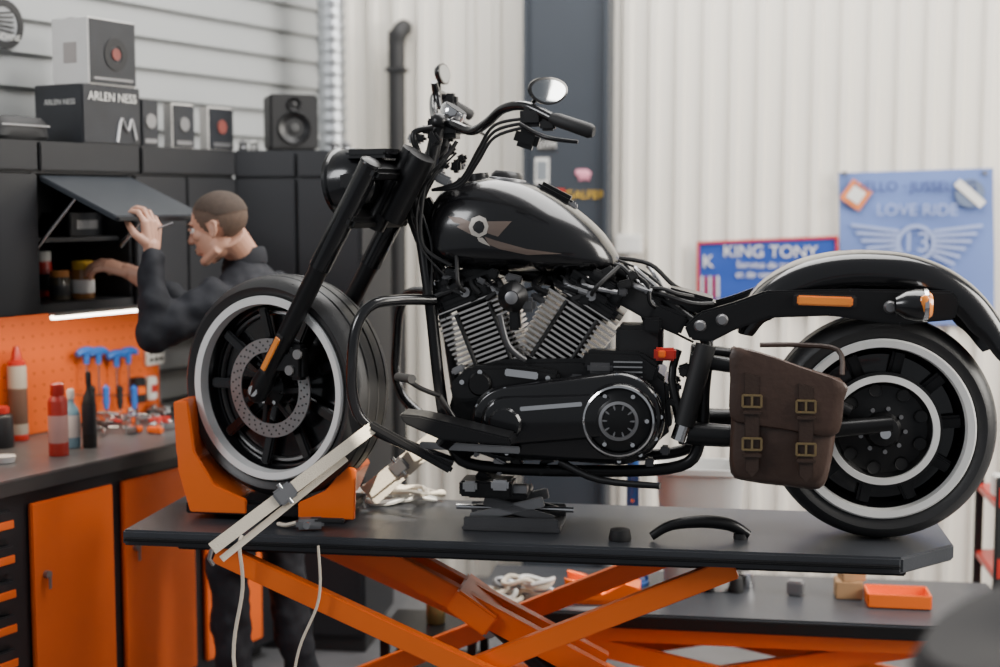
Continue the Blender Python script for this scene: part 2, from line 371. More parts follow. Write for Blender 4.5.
for px,py in((243,151),(254,151),(335,152),(347,152)):
    c=onz(px,py,1.952); b.lathe([(0,0),(.018,0),(.02,.012),(.014,.02),(.02,.03),(0,.045)],c,Z,STL if px%2 else WHT,16)
b.fin('small_knobs')
def onb(px,py): return onz(px,py,.9212)
def tin(name,px,py,r,h,body,cap,kind='spray',lab=None):
    c=onb(px,py); B=Bd()
    if kind=='spray':
        B.lathe([(0,0),(r*.96,0),(r,.004),(r,h*.74),(r*.92,h*.78),(r*.6,h*.83)],c,Z,body,28); B.lathe([(r*.6,h*.82),(r*.72,h*.84),(r*.7,h*.98),(r*.5,h),(0,h)],c,Z,cap,24)
    elif kind=='tube':
        B.lathe([(0,0),(r,0),(r,h*.78),(r*.9,h*.8),(r*.9,h*.81)],c,Z,body,28); B.lathe([(r*1.01,0),(r*1.03,.002),(r*1.03,.02),(r*1.01,.022)],c,Z,cap,28); B.lathe([(r*.92,h*.8),(r*.92,h*.84),(r*.6,h*.86),(r*.5,h*.92),(r*.3,h*1.0),(0,h*1.01)],c,Z,cap,20)
    elif kind=='bottle':
        B.lathe([(0,0),(r*.95,0),(r,.006),(r,h*.55),(r*.8,h*.66),(r*.35,h*.76),(r*.33,h*.84)],c,Z,body,28); B.lathe([(r*.4,h*.83),(r*.42,h*.96),(r*.3,h),(0,h)],c,Z,cap,20)
    if lab: B.lathe([(r*1.0,h*.18),(r*1.015,h*.19),(r*1.015,h*.55),(r*1.0,h*.56)],c,Z,lab,28)
    return B.fin(name)
PBL=mat('pale_blue_label',(.22,.4,.5),.4)
tin('sealant_cartridge',19,440,.033,.33,mat('grey_cartridge',(.38,.35,.31),.4),RED,'tube',mat('brown_label',(.14,.08,.06),.4))
tin('spray_can',59,455,.032,.24,mat('red_can',(.42,.03,.02),.35),RED,'spray',mat('red_white_label',(.5,.28,.25),.4))
tin('spray_can',44,430,.03,.2,STL,STL,'spray',DCARD)
tin('cleaner_bottle',72,447,.03,.2,PBL,WHT,'bottle',CARD)
tin('oil_bottle',90,447,.024,.26,MBK,MBK,'bottle',DCARD)
tin('grease_tin',2,447,.04,.14,DCARD,RED,'spray')
B=Bd(); c=onb(5,462); B.lathe([(0,0),(.03,0),(.035,.02),(.03,.02),(0,.01)],c,Z,CARD,24); B.fin('small_dish')
for px,py in((86,352),(98,352),(116,355),(128,352)):
    B=Bd(); c=hit(px,py,O+N*.33,N)
    B.tube([c-A*.045-Z*.006,c-A*.02+Z*.004,c+A*.02+Z*.004,c+A*.045-Z*.006],[.011,.015,.015,.011],BLU,12,n=4); B.tube([c,c-Z*.045],[.014,.01],BLU,12); B.cyl(c-Z*.04,c-Z*.16,.004,CHR); B.cyl(c-Z*.02,c-Z*.02+N*.041,.004,STL)
    B.fin('t_handle_hex_key')
for px in (92,106,120,134):
    B=Bd(); c=hit(px,396,O+N*.27,N); c.z=max(c.z,1.0); B.lathe([(0,-.05),(.008,-.05),(.013,-.02),(.011,0),(.014,.03),(0,.045)],c,Z,BLU if px%4 else MBK,16); B.cyl(c-Z*.03,c-Z*.062,.003,CHR); B.cyl(c,c+N*.10,.003,STL); B.fin('screwdriver')
e=Bd(); c=hit(154,352,O+N*.361,N); e.box(c,(.1,.02,.1),WHT,RB,.004)
for i in(-1,0,1):
    for j in(-1,0,1): e.lathe([(0,0),(.009,0),(.009,-.003),(0,-.003)],c-N*.0105+A*i*.028+Z*j*.028,N,MBK,16)
e.fin('wall_socket_panel')
e=Bd(); c=hit(150,388,O+N*.35,N)
e.box(c,(.05,.04,.09),WHT,RB,.006); e.box(c-A*.07,(.06,.04,.1),MBK,RB,.006); e.box(c-A*.07-N*.022,(.04,.004,.03),ORG,RB,.001); e.box(c-N*.022,(.03,.004,.03),RED,RB,.001); e.fin('battery_charger')
e=Bd()
for i in range(70):
    px=random.uniform(92,170); py=random.uniform(414,437)-(px-98)*.05; c=onb(px,py); a=random.uniform(0,pi); d=V((math.cos(a),math.sin(a),0)); L=random.uniform(.03,.07)
    k=i%4; zz=Z*random.uniform(.011,.04)
    if k==0: e.tube([c-d*L+zz,c+d*L*.2+zz,c+d*L+zz],[.006,.005,.009],CHR,10)
    elif k==1: e.lathe([(.006,0),(.014,0),(.014,.035),(.006,.035)],c+Z*.001,Z,CHR,16,closed=True)
    elif k==2: e.box(c+Z*.014,(L,.025,.022),[ORG,RED,MBK,STL][(i//4)%4],Matrix.Rotation(a,3,'Z'),.004)
    else: e.tube([c-d*L+zz,c+zz*1.3,c+d*L+V((-d.y,d.x,0))*.02+zz],.006,[RED,STL,MBK][i%3],10,n=4)
e.fin('hand_tool_pile')
e=Bd(); c=onb(122,408)+N*.09; e.box(c+Z*.03,(.16,.07,.06),MBK,RB,.005)
for i in range(9): e.cyl(c+A*(-.065+i*.016)+Z*.06,c+A*(-.065+i*.016)+Z*.085,.006,CHR if i%2 else ORG,seg=10)
e.fin('socket_rack')

# ================================================================ LIFT TABLE
lt=empty('motorcycle_lift',T(1.2,.26,.4)); b=Bd()
pts=[(0,0),(2.15,0),(2.31,.17),(2.31,.54),(0,.54)]
b.prism([T(s,l,ZT-.045) for s,l in pts],Z*.045,TTOP,.006)
b.bar(T(0.01,-.004,ZT-.024),T(2.145,-.004,ZT-.024),.034,.008,SAT,Z)
for l in(.12,.42): b.box(T(1.15,l,ZT-.06),(2.05,.05,.03),SAT,RT,.004)
b.fin('deck',lt)
b=Bd()
for l0 in(.03,.46):
    b.bar(T(.27,l0,ZT-.06),T(1.93,l0,.07),.06,.035,ORG,F); b.bar(T(1.72,l0+.045,ZT-.06),T(.15,l0+.045,.07),.06,.035,ORG,F)
    q=T(.985,l0+.02,.44); b.cyl(q-F*.04,q+F*.06,.025,STL)
b.box(T(1.05,.05,.03),(2.1,.06,.06),ORG,RT,.005); b.box(T(1.05,.48,.03),(2.1,.06,.06),ORG,RT,.005)
for s in(.06,2.04): b.box(T(s,.26,.03),(.06,.5,.06),ORG,RT,.005)
b.bar(T(.66,.2,ZT-.08),T(1.35,.2,.40),.07,.04,ORG,F); b.bar(T(.66,.3,ZT-.08),T(1.35,.3,.40),.07,.04,ORG,F)
b.box(T(.98,.25,.58),(.14,.2,.07),ORG,RT@Matrix.Rotation(.6,3,'Y'),.006)
b.cyl(T(.95,.25,.6),T(1.5,.25,.12),.03,SAT); b.cyl(T(.72,.25,.72),T(.95,.25,.6),.015,CHR)
b.fin('scissor_legs',lt)
wc=empty('wheel_chock',T(.4,.26,ZT)); b=Bd()
b.slab([(186,513),(346,519),(346,509),(186,502)],-.12,.11,SAT,.003)
b.fin('base_plate',wc); b=Bd()
for o0,o1 in((.10,.115),(-.115,-.10)):
    b.slab([(174,402),(187,401),(194,452),(214,485),(246,500),(246,514),(190,512),(178,470)],o0,o1,ORG,.003)
    b.slab([(298,518),(298,503),(325,491),(346,466),(356,470),(354,520)],o0,o1,ORG,.003)
b.slab([(173,402),(182,401),(190,462),(236,500),(232,510),(188,494),(176,452)],-.10,.10,ORG,.003)
b.slab([(300,513),(325,496),(348,468),(354,474),(342,503),(322,515)],-.10,.10,ORG,.003)
b.slab([(240,514),(300,517),(300,502),(240,500)],-.07,.07,SAT,.003)
b.fin('orange_cradle',wc)
def strap(name,p,q,w=.034,gap=True):
    B=Bd(); nr=V((0,-1,0)); d=(q-p).normalized(); x=d.cross(nr).normalized()
    B.bar(p,q,w,.003,STRAP,nr,.0008)
    if gap: B.bar(p+x*.038-nr*.01,p+(q-p)*.8+x*.024-nr*.01,w*.55,.003,STRAP,nr,.0008)
    m=p+(q-p)*.45; B.box(m,(.046,.022,.06),STL,frame(x,d.cross(x),d),.006); B.cyl(m-x*.032,m+x*.032,.007,CHR)
    B.tube([p,p-Z*.02-d*.01,p-Z*.045+V((0,.01,0))],.006,STL,8)
    return B.fin(name)
strap('tie_down_strap',onz(212,549,ZT+.005),tr(372,428,.26))
strap('tie_down_strap',T(.62,.36,ZT+.05),tr(442,432,-.02),.045)
B=Bd(); p=T(.36,-.02,ZT-.0); B.tube([p,p-F*.02-Z*.03,p-Z*.15-E*.0,p-Z*.35-E*.03,p-Z*.6+E*.01,p-Z*.82],.0055,STRAP,8,n=6)
B.fin('strap_tail')
B=Bd(); p=T(.58,-.02,ZT-.02); B.tube([p,p-Z*.15,p-Z*.3-E*.06,p-Z*.5-E*.1,p-Z*.79-E*.2],.004,STRAP,8,n=6); B.fin('strap_tail')
B=Bd(); c=onz(388,503,ZT)
for i in range(10):
    cc=c+E*(i*.022-.09)+F*random.uniform(-.03,.05)
    B.tube([cc+V((math.cos(k*pi/3+i)*.06,math.sin(k*pi/3+i)*.035,.018+.007*(i%4)+.008*math.sin(k*2+i))) for k in range(6)],.009,STRAP if i%2 else WHT,6,n=4,closed=True)
B.fin('coiled_strap')
B=Bd(); c=onz(310,530,ZT)+Z*.02; B.box(c,(.08,.045,.03),STL,RT@Matrix.Rotation(.3,3,'Z'),.008); B.bar(c+Z*.01,c+E*.1+Z*.01,.02,.012,MBK,Z); B.cyl(c-F*.035,c+F*.035,.01,CHR); B.tube([c-E*.04,c-E*.07-Z*.008,c-E*.1+F*.02-Z*.010],.006,STRAP,6,n=3); B.fin('ratchet_buckle')
JK=mat('worn_jack_steel',(.12,.12,.125),.4,.6,var=.3)
b=Bd(); c=onz(512,530,ZT); c.z=ZT
def jb(u,l,z,sx,sy,sz,m,R=Matrix.Identity(3),bev=.003): b.box(c+E*u+F*l+Z*z,(sx,sy,sz),m,RT@R,bev)
jb(0,.06,.008,.28,.18,.014,JK); jb(0,-.02,.025,.27,.012,.03,JK); jb(0,.14,.03,.28,.012,.04,JK)
for l in(.0,.12):
    b.bar(c+E*-.12+F*l+Z*.03,c+E*.09+F*l+Z*.085,.03,.012,STL,F); b.bar(c+E*.12+F*l+Z*.03,c+E*-.08+F*l+Z*.085,.03,.012,JK,F)
jb(-.04,.06,.10,.17,.14,.018,SAT); jb(-.075,.0,.12,.05,.03,.022,CHR); jb(.02,.0,.12,.05,.03,.022,STL); b.cyl(c+E*-.17+F*.06+Z*.05,c+E*.17+F*.06+Z*.05,.008,CHR)
b.fin('scissor_jack')
b=Bd(); p0=onz(653,541,ZT)+Z*.012; p1=onz(748,539,ZT)+Z*.012; m_=(p0+p1)/2
b.tube([p0-E*.005,p0*.82+p1*.18+Z*.03,m_+Z*.04,p0*.2+p1*.8+Z*.03,p1],[.012,.014,.018,.018,.014],SAT,14,n=6); b.cyl(p1-Z*.012-E*.02,p1+Z*.004-E*.02,.02,MBK); b.fin('grab_handle')
b=Bd(); c=onz(620,540,ZT); b.lathe([(0,0),(.03,0),(.032,.006),(.027,.03),(.012,.034),(0,.034)],c,Z,MBK,24); b.fin('rubber_puck')

# ================================================================ SECOND LIFT
l2=empty('low_lift_table',T(1.7,1.05,.2)); b=Bd(); Z2=.42
b.box(T(1.75,1.03,Z2-.025),(1.75,.56,.05),TTOP,RT,.006); b.box(T(1.75,.745,Z2-.025),(1.75,.012,.04),SAT,RT,.003); b.fin('deck',l2)
b=Bd()
for l in(.8,1.25):
    b.bar(T(1.05,l,Z2-.08),T(2.35,l,.08),.06,.03,ORG,F); b.bar(T(2.4,l+.04,Z2-.08),T(1.1,l+.04,.08),.06,.03,ORG,F); b.box(T(1.75,l,.03),(1.7,.06,.06),ORG,RT,.004)
    b.box(T(1.75,l,Z2-.08),(1.6,.04,.05),ORG,RT,.004)
b.fin('scissor_legs',l2)
def on2(px,py): return onz(px,py,Z2+.001)
b=Bd(); c=on2(603,605); ck=[(-.12,0),(-.07,.0),(.12,.0),(.12,.06),(.07,.075),(0,.035),(-.06,.07),(-.13,.085)]
b.prism([c+E*x+Z*z for x,z in ck],F*.012,ORG,.002); b.prism([c+F*.1+E*x+Z*z for x,z in ck],F*.012,ORG,.002); b.box(c+F*.055+Z*.01,(.22,.11,.016),ORG,RT,.002); b.box(c+F*.055+E*.09+Z*.062,(.06,.1,.008),ORG,RT@Matrix.Rotation(.2,3,'Y'),.002); b.fin('spare_wheel_chock')
b=Bd()
for i in range(12):
    cc=on2(random.uniform(490,545),604)+F*random.uniform(0,.06); r=random.uniform(.03,.055)
    b.tube([cc+V((math.cos(k*pi/3)*r*1.3,math.sin(k*pi/3)*r*.7,.02+.014*(i%5)+.01*math.sin(k*2+i))) for k in range(6)],.008,[STRAP,WHT,STRAP,STL][i%4],6,n=4,closed=True)
b.fin('pile_of_tie_down_straps')
b=Bd(); c=on2(848,596); b.box(c+Z*.03,(.09,.09,.06),WOOD,RT,.003); b.box(c+Z*.075+E*.01,(.08,.07,.03),WOOD,RT@Matrix.Rotation(.2,3,'Z'),.003); b.fin('wooden_blocks')
b=Bd(); c=on2(897,604); 
b.box(c+Z*.008,(.2,.12,.012),ORG,RT,.002)
for dl,dx,sx,sy in((-.06,0,.2,.006),(.06,0,.2,.006),(0,-.1,.006,.12),(0,.1,.006,.12)): b.box(c+E*dx+F*dl+Z*.025,(sx,sy,.045),ORG,RT,.002)
b.fin('storage_tray')
b=Bd()
for i in range(10):
    c=on2(random.uniform(665,815),random.uniform(583,600)); L=random.uniform(.04,.09)
    if i%2: b.box(c+Z*.025,(L,.05,.05),[MBK,STL,SAT,MBK,DCARD][i//2],RT@Matrix.Rotation(random.uniform(-.5,.5),3,'Z'),.006)
    else: b.lathe([(0,0),(.025,0),(.027,.01),(.02,.05),(0,.055)],c,Z,[STL,MBK,SAT,CHR,MBK][i//2],20)
b.fin('loose_spare_parts')
b=Bd(); c=on2(632,583)
b.lathe([(0,0),(.06,0),(.06,.01),(.025,.02),(.022,.12),(.022,.5),(.03,.51),(.03,.53),(0,.53)],c,Z,mat('blue_stand_paint',(.03,.12,.4),.4),24)
for k in range(3): b.bar(c+Z*.12,c+V((math.cos(k*2.1)*.055,math.sin(k*2.1)*.055,.012)),.012,.012,BLU,V((math.sin(k*2.1),-math.cos(k*2.1),0)))
b.cyl(c+Z*.3-F*.03,c+Z*.3+F*.03,.006,CHR); b.fin('blue_axle_stand')
b=Bd(); c=T(1.62,1.12,Z2+.001)
b.loft([[c+E*x*w_+F*y*w_*.7+Z*z_ for x,y in [(math.copysign(abs(math.cos(k*pi/12))**.5,math.cos(k*pi/12)),math.copysign(abs(math.sin(k*pi/12))**.5,math.sin(k*pi/12))) for k in range(24)]] for z_,w_ in((0,.11),(.02,.12),(.40,.15),(.41,.165),(.43,.165),(.43,.15),(.36,.14))],mat('milky_plastic_tub',(.5,.5,.49),.4)); b.fin('plastic_tub')
b=Bd()
b.lathe([(0,0),(.03,0),(.033,.005),(.033,.1),(.025,.115),(0,.115)],T(.72,.95,.3),Z,mat('gold_can',(.4,.3,.12),.35,.6),24); b.fin('drink_can')
b=Bd(); c=T(.72,.95,.15); b.box(c,(.34,.3,.02),SAT,RT,.004); b.box(c+Z*.138,(.34,.3,.022),SAT,RT,.004)
for i in(-.15,.15):
    for j in(-.13,.13): b.box(T(.72+i,.95+j,.145),(.03,.03,.29),SAT,RT,.003)
b.fin('step_stool')
b=Bd(); c=V((2.06,5.1,0))
for z0 in(.12,.4,.66): b.box(c+Z*z0,(.5,.4,.03),RED,RT,.005); b.box(c+Z*(z0+.04)-F*.2,(.5,.012,.08),RED,RT,.004)
for i in(-.24,.24):
    for j in(-.19,.19): b.box(c+E*i+F*j+Z*.42,(.03,.03,.7),MBK,RT,.004); b.cyl(c+E*i+F*j-E*.012+Z*.03,c+E*i+F*j+E*.012+Z*.03,.03,MBK)
for i in range(12): b.box(c+E*random.uniform(-.22,.2)+F*random.uniform(-.14,.1)+Z*(.46+.26*(i%2)),(.07,.06,.08),[MBK,WHT,STL,MBK][i%4],RT,.006)
b.fin('tool_trolley')

# ================================================================ MOTORCYCLE
mc=empty('motorcycle',tr(580,350,0))
FA=tr(286,385,0); RA=tr(878,424,0)
an=math.radians(29); NF=V((-math.sin(an),-math.cos(an),0)); WF=V((math.cos(an),-math.sin(an),0))
def spokepos(c,ax,r,a,h=0):
    u,w=perp(ax); return c+ax*h+(u*math.cos(a)+w*math.sin(a))*r
def tyre(b,c,ax,R,r,w):
    h=w/2
    half=[(r-.004,h*.62),(r+.002,h*.78),(r+.016,h*.93),((R+r)/2,h),(R-.03,h*.97),(R-.016,h*.84),(R-.007,h*.66),(R-.003,h*.5),(R-.007,h*.48),(R-.007,h*.43),(R-.002,h*.41),(R,h*.2),(R,.005),(R-.005,.004)]
    p=half+[(a,-q) for a,q in reversed(half)]
    b.lathe(p,c,ax,RUB,96,closed=True)
    for k in range(36):
        a=2*pi*k/36
        for s in(1,-1):
            q0=spokepos(c,ax,R-.004,a,s*h*.2); q1=spokepos(c,ax,R-.0135,a+.08,s*h*.76)
            b.bar(q0,q1,.006,.004,MBK,(q0-c).normalized(),0)
b=Bd(); tyre(b,FA,NF,.328,.262,.19); b.fin('front_tyre',mc)
b=Bd()
for s in(1,-1):
    b.lathe([(.264,.070*s),(.270,.090*s),(.266,.097*s),(.246,.094*s),(.242,.06*s)],FA,NF,LIP,96)
    b.lathe([(.246,.070*s),(.235,.05*s),(.225,.02*s),(.10,.012*s),(.06,.02*s),(.03,.03*s)],FA,NF,BLK,96)
    b.lathe([(.218,.022*s),(.222,.03*s),(.214,.032*s),(.21,.024*s)],FA,NF,ALU,96)
    for k in range(9):
        a=2*pi*k/9; p0=spokepos(FA,NF,.06,a,.03*s);p1=spokepos(FA,NF,.235,a,.05*s); b.bar(p0,p1,.03,.018,BLK,NF,.005)
    b.lathe([(.105,.072*s),(.145,.072*s),(.145,.077*s),(.105,.077*s)],FA,NF,ROT,96,closed=True)
    for k in range(30):
        for j,rr in enumerate((.114,.125,.136)):
            a=2*pi*(k+j*.33)/30; q=spokepos(FA,NF,rr,a,.0775*s); b.cyl(q-NF*.001*s,q+NF*.0005*s,.003,MBK,seg=8)
    for k in range(7):
        a=2*pi*k/7+.2; b.bar(spokepos(FA,NF,.035,a,.072*s),spokepos(FA,NF,.11,a+.25,.074*s),.016,.006,SAT,NF,.002)
        q=spokepos(FA,NF,.045,a,.074*s); b.cyl(q,q+NF*.008*s,.006,CHR,seg=10)
    b.lathe([(.05,.02*s),(.05,.076*s),(.03,.084*s),(.018,.095*s),(0,.095*s)],FA,NF,SAT,36)
b.fin('front_rim_and_rotor',mc)
top=tr(412,163,0); low=tr(268,391,0); U=(top-low).normalized(); U=(U-NF*U.dot(NF)).normalized()
b=Bd()
for s in(1,-1):
    q=FA+NF*.125*s; L=.755
    b.tube([q-U*.035,q-U*.02,q+U*.03,q+U*.06,q+U*.4,q+U*.42],[.018,.03,.032,.027,.027,.029],SAT,20)
    b.tube([q+U*.42,q+U*.43,q+U*L],[.031,.031,.031],BLK,20); b.lathe([(0,.004),(.02,.002),(.03,-.004),(.032,-.01),(.022,-.02)],q+U*(L+.008),U,SAT,20)
    b.cyl(q-NF*.03*s,q+NF*.03*s,.016,CHR)
    b.box(q+WF*.075+U*.1-NF*.02*s,(.05,.045,.1),SAT,frame(WF,NF,Z),.01)
    b.cyl(q+WF*.075+U*.13+NF*.002*s,q+WF*.075+U*.13+NF*.010*s,.014,ROT); b.cyl(q+WF*.075+U*.075+NF*.002*s,q+WF*.075+U*.075+NF*.010*s,.014,ROT)
    b.bar(q+U*.1,q+WF*.075+U*.1-NF*.01*s,.05,.02,SAT,NF)
b.cyl(FA-NF*.13,FA+NF*.13,.01,CHR)
for t_ in(.58,.735):
    b.box(FA+U*t_+WF*.01,(.07,.29,.035),SAT,frame(U.cross(NF).normalized(),NF,U),.01)
q=FA+NF*.156+U*.13; b.bar(q-U*.055,q+U*.055,.018,.008,AMB,NF,.002); b.bar(q-U*.065-NF*.003,q+U*.065-NF*.003,.024,.006,MBK,NF,.002)
b.cyl(FA+U*.55+WF*.03,FA+U*.80+WF*.03,.03,SAT)
b.fin('fork',mc)
b=Bd(); hc=FA+U*.70-WF*.10-Z*.0; ax=(-WF+V((0,0,-.12))).normalized()
b.lathe([(0,-.09),(.05,-.085),(.08,-.055),(.094,-.01),(.096,.04),(.102,.045),(.102,.056),(.093,.06)],hc,ax,BLK,48)
b.lathe([(.093,.056),(.055,.066),(0,.07)],hc,ax,GLS,40)
b.bar(hc-NF*.09+WF*.0,hc-NF*.09+WF*.10,.04,.008,SAT,NF); b.bar(hc+NF*.09+WF*.0,hc+NF*.09+WF*.10,.04,.008,SAT,NF)
b.box(hc+Z*.075+WF*.08,(.14,.17,.025),BLK,frame(WF,NF,Z),.01)
b.fin('headlight_nacelle',mc)
b=Bd(); nb=[tr(440,122,.0),tr(452,124,.06),tr(472,131,.12),tr(488,122,.2),tr(503,109,.26),tr(525,106,.31),tr(552,118,.35)]
b.tube(nb,.013,BLK,14,n=6); b.tube([tr(552,118,.35),tr(558,120,.36),tr(590,131,.39),tr(594,132,.392)],[.014,.018,.019,.014],MBK,18)
fb=[tr(440,122,0),tr(437,121,-.08),tr(434,112,-.16),tr(434,98,-.24),tr(440,94,-.3),tr(450,102,-.36),tr(464,112,-.42)]
b.tube(fb,.013,BLK,14,n=6); b.tube([tr(453,105,-.38),tr(470,115,-.44)],.018,MBK,16)
for px,py,o in((437,140,.045),(445,140,-.045)): b.cyl(tr(px-8,py+30,o),tr(px+2,py-16,o),.02,SAT); b.sph(tr(px+2,py-18,o),.026,SAT)
b.box(tr(532,117,.32),(.06,.045,.05),MBK,RT,.01); b.box(tr(527,139,.32),(.065,.045,.05),SAT,RT@Matrix.Rotation(.3,3,'Y'),.012); b.box(tr(548,125,.34),(.04,.03,.03),MBK,RT,.006)
b.tube([tr(520,124,.34),tr(545,137,.40),tr(578,142,.42)],[.006,.006,.005],SAT,10,n=4)
b.tube([tr(448,110,-.35),tr(462,122,-.40),tr(485,135,-.44)],[.007,.006,.005],SAT,10,n=4)
b.box(tr(448,100,-.34),(.06,.05,.04),MBK,RT,.01)
b.lathe([(0,0),(.035,0),(.04,-.012),(.036,-.03),(0,-.035)],tr(456,108,.0),V((.5,-.2,.8)),CHR,30)
b.lathe([(0,.001),(.032,.001)],tr(456,108,.0),V((.5,-.2,.8)),MBK,30)
b.box(tr(444,130,0),(.11,.1,.05),SAT,RT,.014)
b.tube([tr(430,175,.08),tr(418,152,.1),tr(414,133,.1),tr(432,128,.08)],.009,SAT,10,n=5)
for k in range(22):
    o=random.uniform(-.1,.12); b.box(tr(random.uniform(412,462),random.uniform(122,185),o),(random.uniform(.02,.05),.03,random.uniform(.015,.04)),SAT if k%4 else STL,RT@Matrix.Rotation(random.uniform(-1,1),3,'Y'),.007)
b.fin('handlebar',mc)
def mirror(b,c,n,st,ln,rx,ry,glass=GLS):
    n=V(n).normalized(); x=Z.cross(n).normalized(); y=n.cross(x); R=frame(x,y,n)
    def ring(sx,sy,h): return [c+n*h+x*math.cos(k*pi/16)*sx*(1+.12*math.sin(k*pi/16))+y*math.sin(k*pi/16)*sy for k in range(32)]
    b.loft([ring(rx*.4,ry*.4,-.022),ring(rx*.8,ry*.8,-.017),ring(rx,ry,-.004),ring(rx,ry,.002),ring(rx*.9,ry*.86,.003)],BLK)
    b.loft([ring(rx*.87,ry*.82,.0034),ring(rx*.3,ry*.3,.0042)],glass)
    b.tube([c-n*.018,(c+st)/2-n*.01,st],.006,BLK,10,n=4)
b=Bd(); mirror(b,tr(548,91,.3),(.5,-.85,-.06),tr(528,108,.31),0,.06,.036); mirror(b,tr(444,74,-.32),(.93,-.35,.1),tr(440,98,-.3),0,.045,.033)
b.tube([tr(434,82,-.2),tr(437,95,-.22),tr(440,108,-.2)],[.01,.013,.008],BLK,12,n=4)
b.fin('mirrors',mc)
st=[(431,222,244,.03),(434,206,256,.08),(445,190,265,.115),(470,180,269,.142),(500,177,271,.155),(535,185,272,.152),(570,204,272,.135),(598,227,271,.105),(613,246,269,.065),(619,257,266,.02)]
b=Bd()
pa=catmull([V((x,t_,q)) for x,t_,q,w in st],6); pw=catmull([V((w,0,0)) for x,t_,q,w in st],6)
rings=[]
for p,w in zip(pa,pw):
    tp=tr(p.x,p.y,0);bt=tr(p.x,p.z,0); zm=bt.z+(tp.z-bt.z)*.38; r=[]
    for k in range(56):
        th=2*pi*k/56; cy,sz=math.cos(th),math.sin(th)
        lat=w.x*math.copysign(abs(cy)**.85,cy); zz=zm+(tp.z-zm)*abs(sz)**.95 if sz>0 else zm-(zm-bt.z)*abs(sz)**.55
        r.append(V((tp.x,tp.y,zz))-F*lat)
    rings.append(r)
b.loft(rings,BLK); b.bm.faces.ensure_lookup_table(); bvh=BVHTree.FromBMesh(b.bm)
b.fin('fuel_tank',mc,60)
def decal(b,pp,m,off=.0012):
    P=catmull([V((x,y,0)) for x,y in pp],1,True)
    c=sum(P,V())/len(P); t=bmesh.new(); rr=[]
    for f in(.02,.25,.5,.75,1):
        row=[]
        for i in range(len(P)*3):
            a=P[i//3];bq=P[(i//3+1)%len(P)]; p=a+(bq-a)*((i%3)/3); p=c+(p-c)*f
            o=tr(p.x,p.y,.3); h,n,_,_=bvh.ray_cast(o,F)
            if h is None: h=tr(p.x,p.y,.1);n=-F
            row.append(t.verts.new(h-F*off))
        rr.append(row)
    for a,q in zip(rr,rr[1:]):
        for k in range(len(a)): t.faces.new((a[k],a[(k+1)%len(a)],q[(k+1)%len(a)],q[k]))
    bmesh.ops.recalc_face_normals(t,faces=t.faces[:]); b.add(t,m)
b=Bd(); EMB=mat('emblem_bronze_grey',(.16,.12,.1),.4,.3); E2=mat('emblem_silver',(.5,.46,.41),.35,.4)
decal(b,[(436,217),(450,218),(464,224),(462,236),(452,231),(446,228),(450,225),(442,223)],EMB)
decal(b,[(476,222),(490,222),(504,222),(496,231),(490,238),(484,236),(478,234)],EMB)
decal(b,[(476,238),(488,242),(520,251),(556,256),(520,257),(492,251),(480,246)],EMB,.001)
decal(b,[(470,216),(477,219),(480,227),(478,235),(470,239),(462,236),(459,228),(462,219)],E2,.0018)
decal(b,[(470,221),(474,223),(476,228),(474,233),(470,235),(465,232),(463,228),(466,223)],BLK,.0025)
decal(b,[(468,239),(474,239),(482,248),(474,245),(470,243)],E2,.0018)
b.fin('tank_emblem',mc)
b=Bd(); c=tr(507,178,0); b.lathe([(0,.02),(.035,.018),(.045,.008),(.05,-.01)],c,V((.12,0,1)),SAT,36); b.lathe([(.046,-.012),(.055,-.01),(.055,-.002),(.046,0)],c,V((.12,0,1)),STL,36,closed=True)
c=tr(478,177,0); b.lathe([(0,.012),(.03,.01),(.034,-.01)],c,V((-.1,0,1)),SAT,30)
c=tr(556,194,0)+Z*.003; b.box(c,(.11,.05,.025),SAT,RT@Matrix.Rotation(.48,3,'Y'),.01); b.box(tr(572,206,0),(.03,.03,.02),STL,RT,.005)
b.fin('filler_cap_and_console',mc)
b=Bd()
fr=[(410,178,.03),(420,230,.07),(430,300,.10),(440,390,.12),(452,445,.12),(480,466,.12),(600,471,.12),(680,466,.12),(700,440,.12),(704,390,.12),(706,340,.10),(680,312,.07),(640,284,.05),(610,266,.04)]
P=[tr(*q) for q in fr]; b.tube(P,.017,SAT,14,n=5); b.tube([mir(p) for p in P],.017,SAT,14,n=5)
b.tube([tr(412,185,0),tr(440,232,0),tr(520,272,0),tr(640,285,0)],.025,SAT,14,n=5)
b.cyl(FA+U*.58+WF*.07,FA+U*.78+WF*.07,.038,SAT)
b.bar(tr(418,200,0),tr(455,262,0),.07,.05,SAT,F,.01)
cb=[(434,300,.11),(400,300,.18),(372,305,.24),(357,325,.27),(352,360,.28),(353,398,.27),(366,424,.25),(400,442,.2),(452,462,.13)]
P=[tr(*q) for q in cb]; b.tube(P,.0155,BLK,16,n=6); b.tube([mir(p) for p in P],.0155,BLK,16,n=6)
for s in(1,-1):
    P=[tr(680,432,.13),tr(740,436,.15),tr(820,430,.155),tr(892,424,.155)]
    if s<0: P=[mir(p) for p in P]
    b.tube(P,[.034,.03,.024,.022],SAT,14,n=4)
    P=[tr(690,360,.12),tr(760,372,.14),tr(850,412,.15)]
    if s<0: P=[mir(p) for p in P]
    b.tube(P,[.022,.02,.018],SAT,12,n=4)
b.cyl(RA-F*.17,RA+F*.17,.014,CHR)
b.tube([tr(678,350,.1),tr(672,380,.12),tr(684,430,.14)],[.012,.012,.02],SAT,12,n=3); b.cyl(tr(706,345,.14),tr(684,425,.15),.028,MBK); b.cyl(tr(684,425,.15),tr(679,440,.15),.024,CHR)
b.fin('frame_and_swingarm',mc)
b=Bd(); ENG=mat('engine_grey_black',(.024,.024,.025),.3,.5,var=.3)
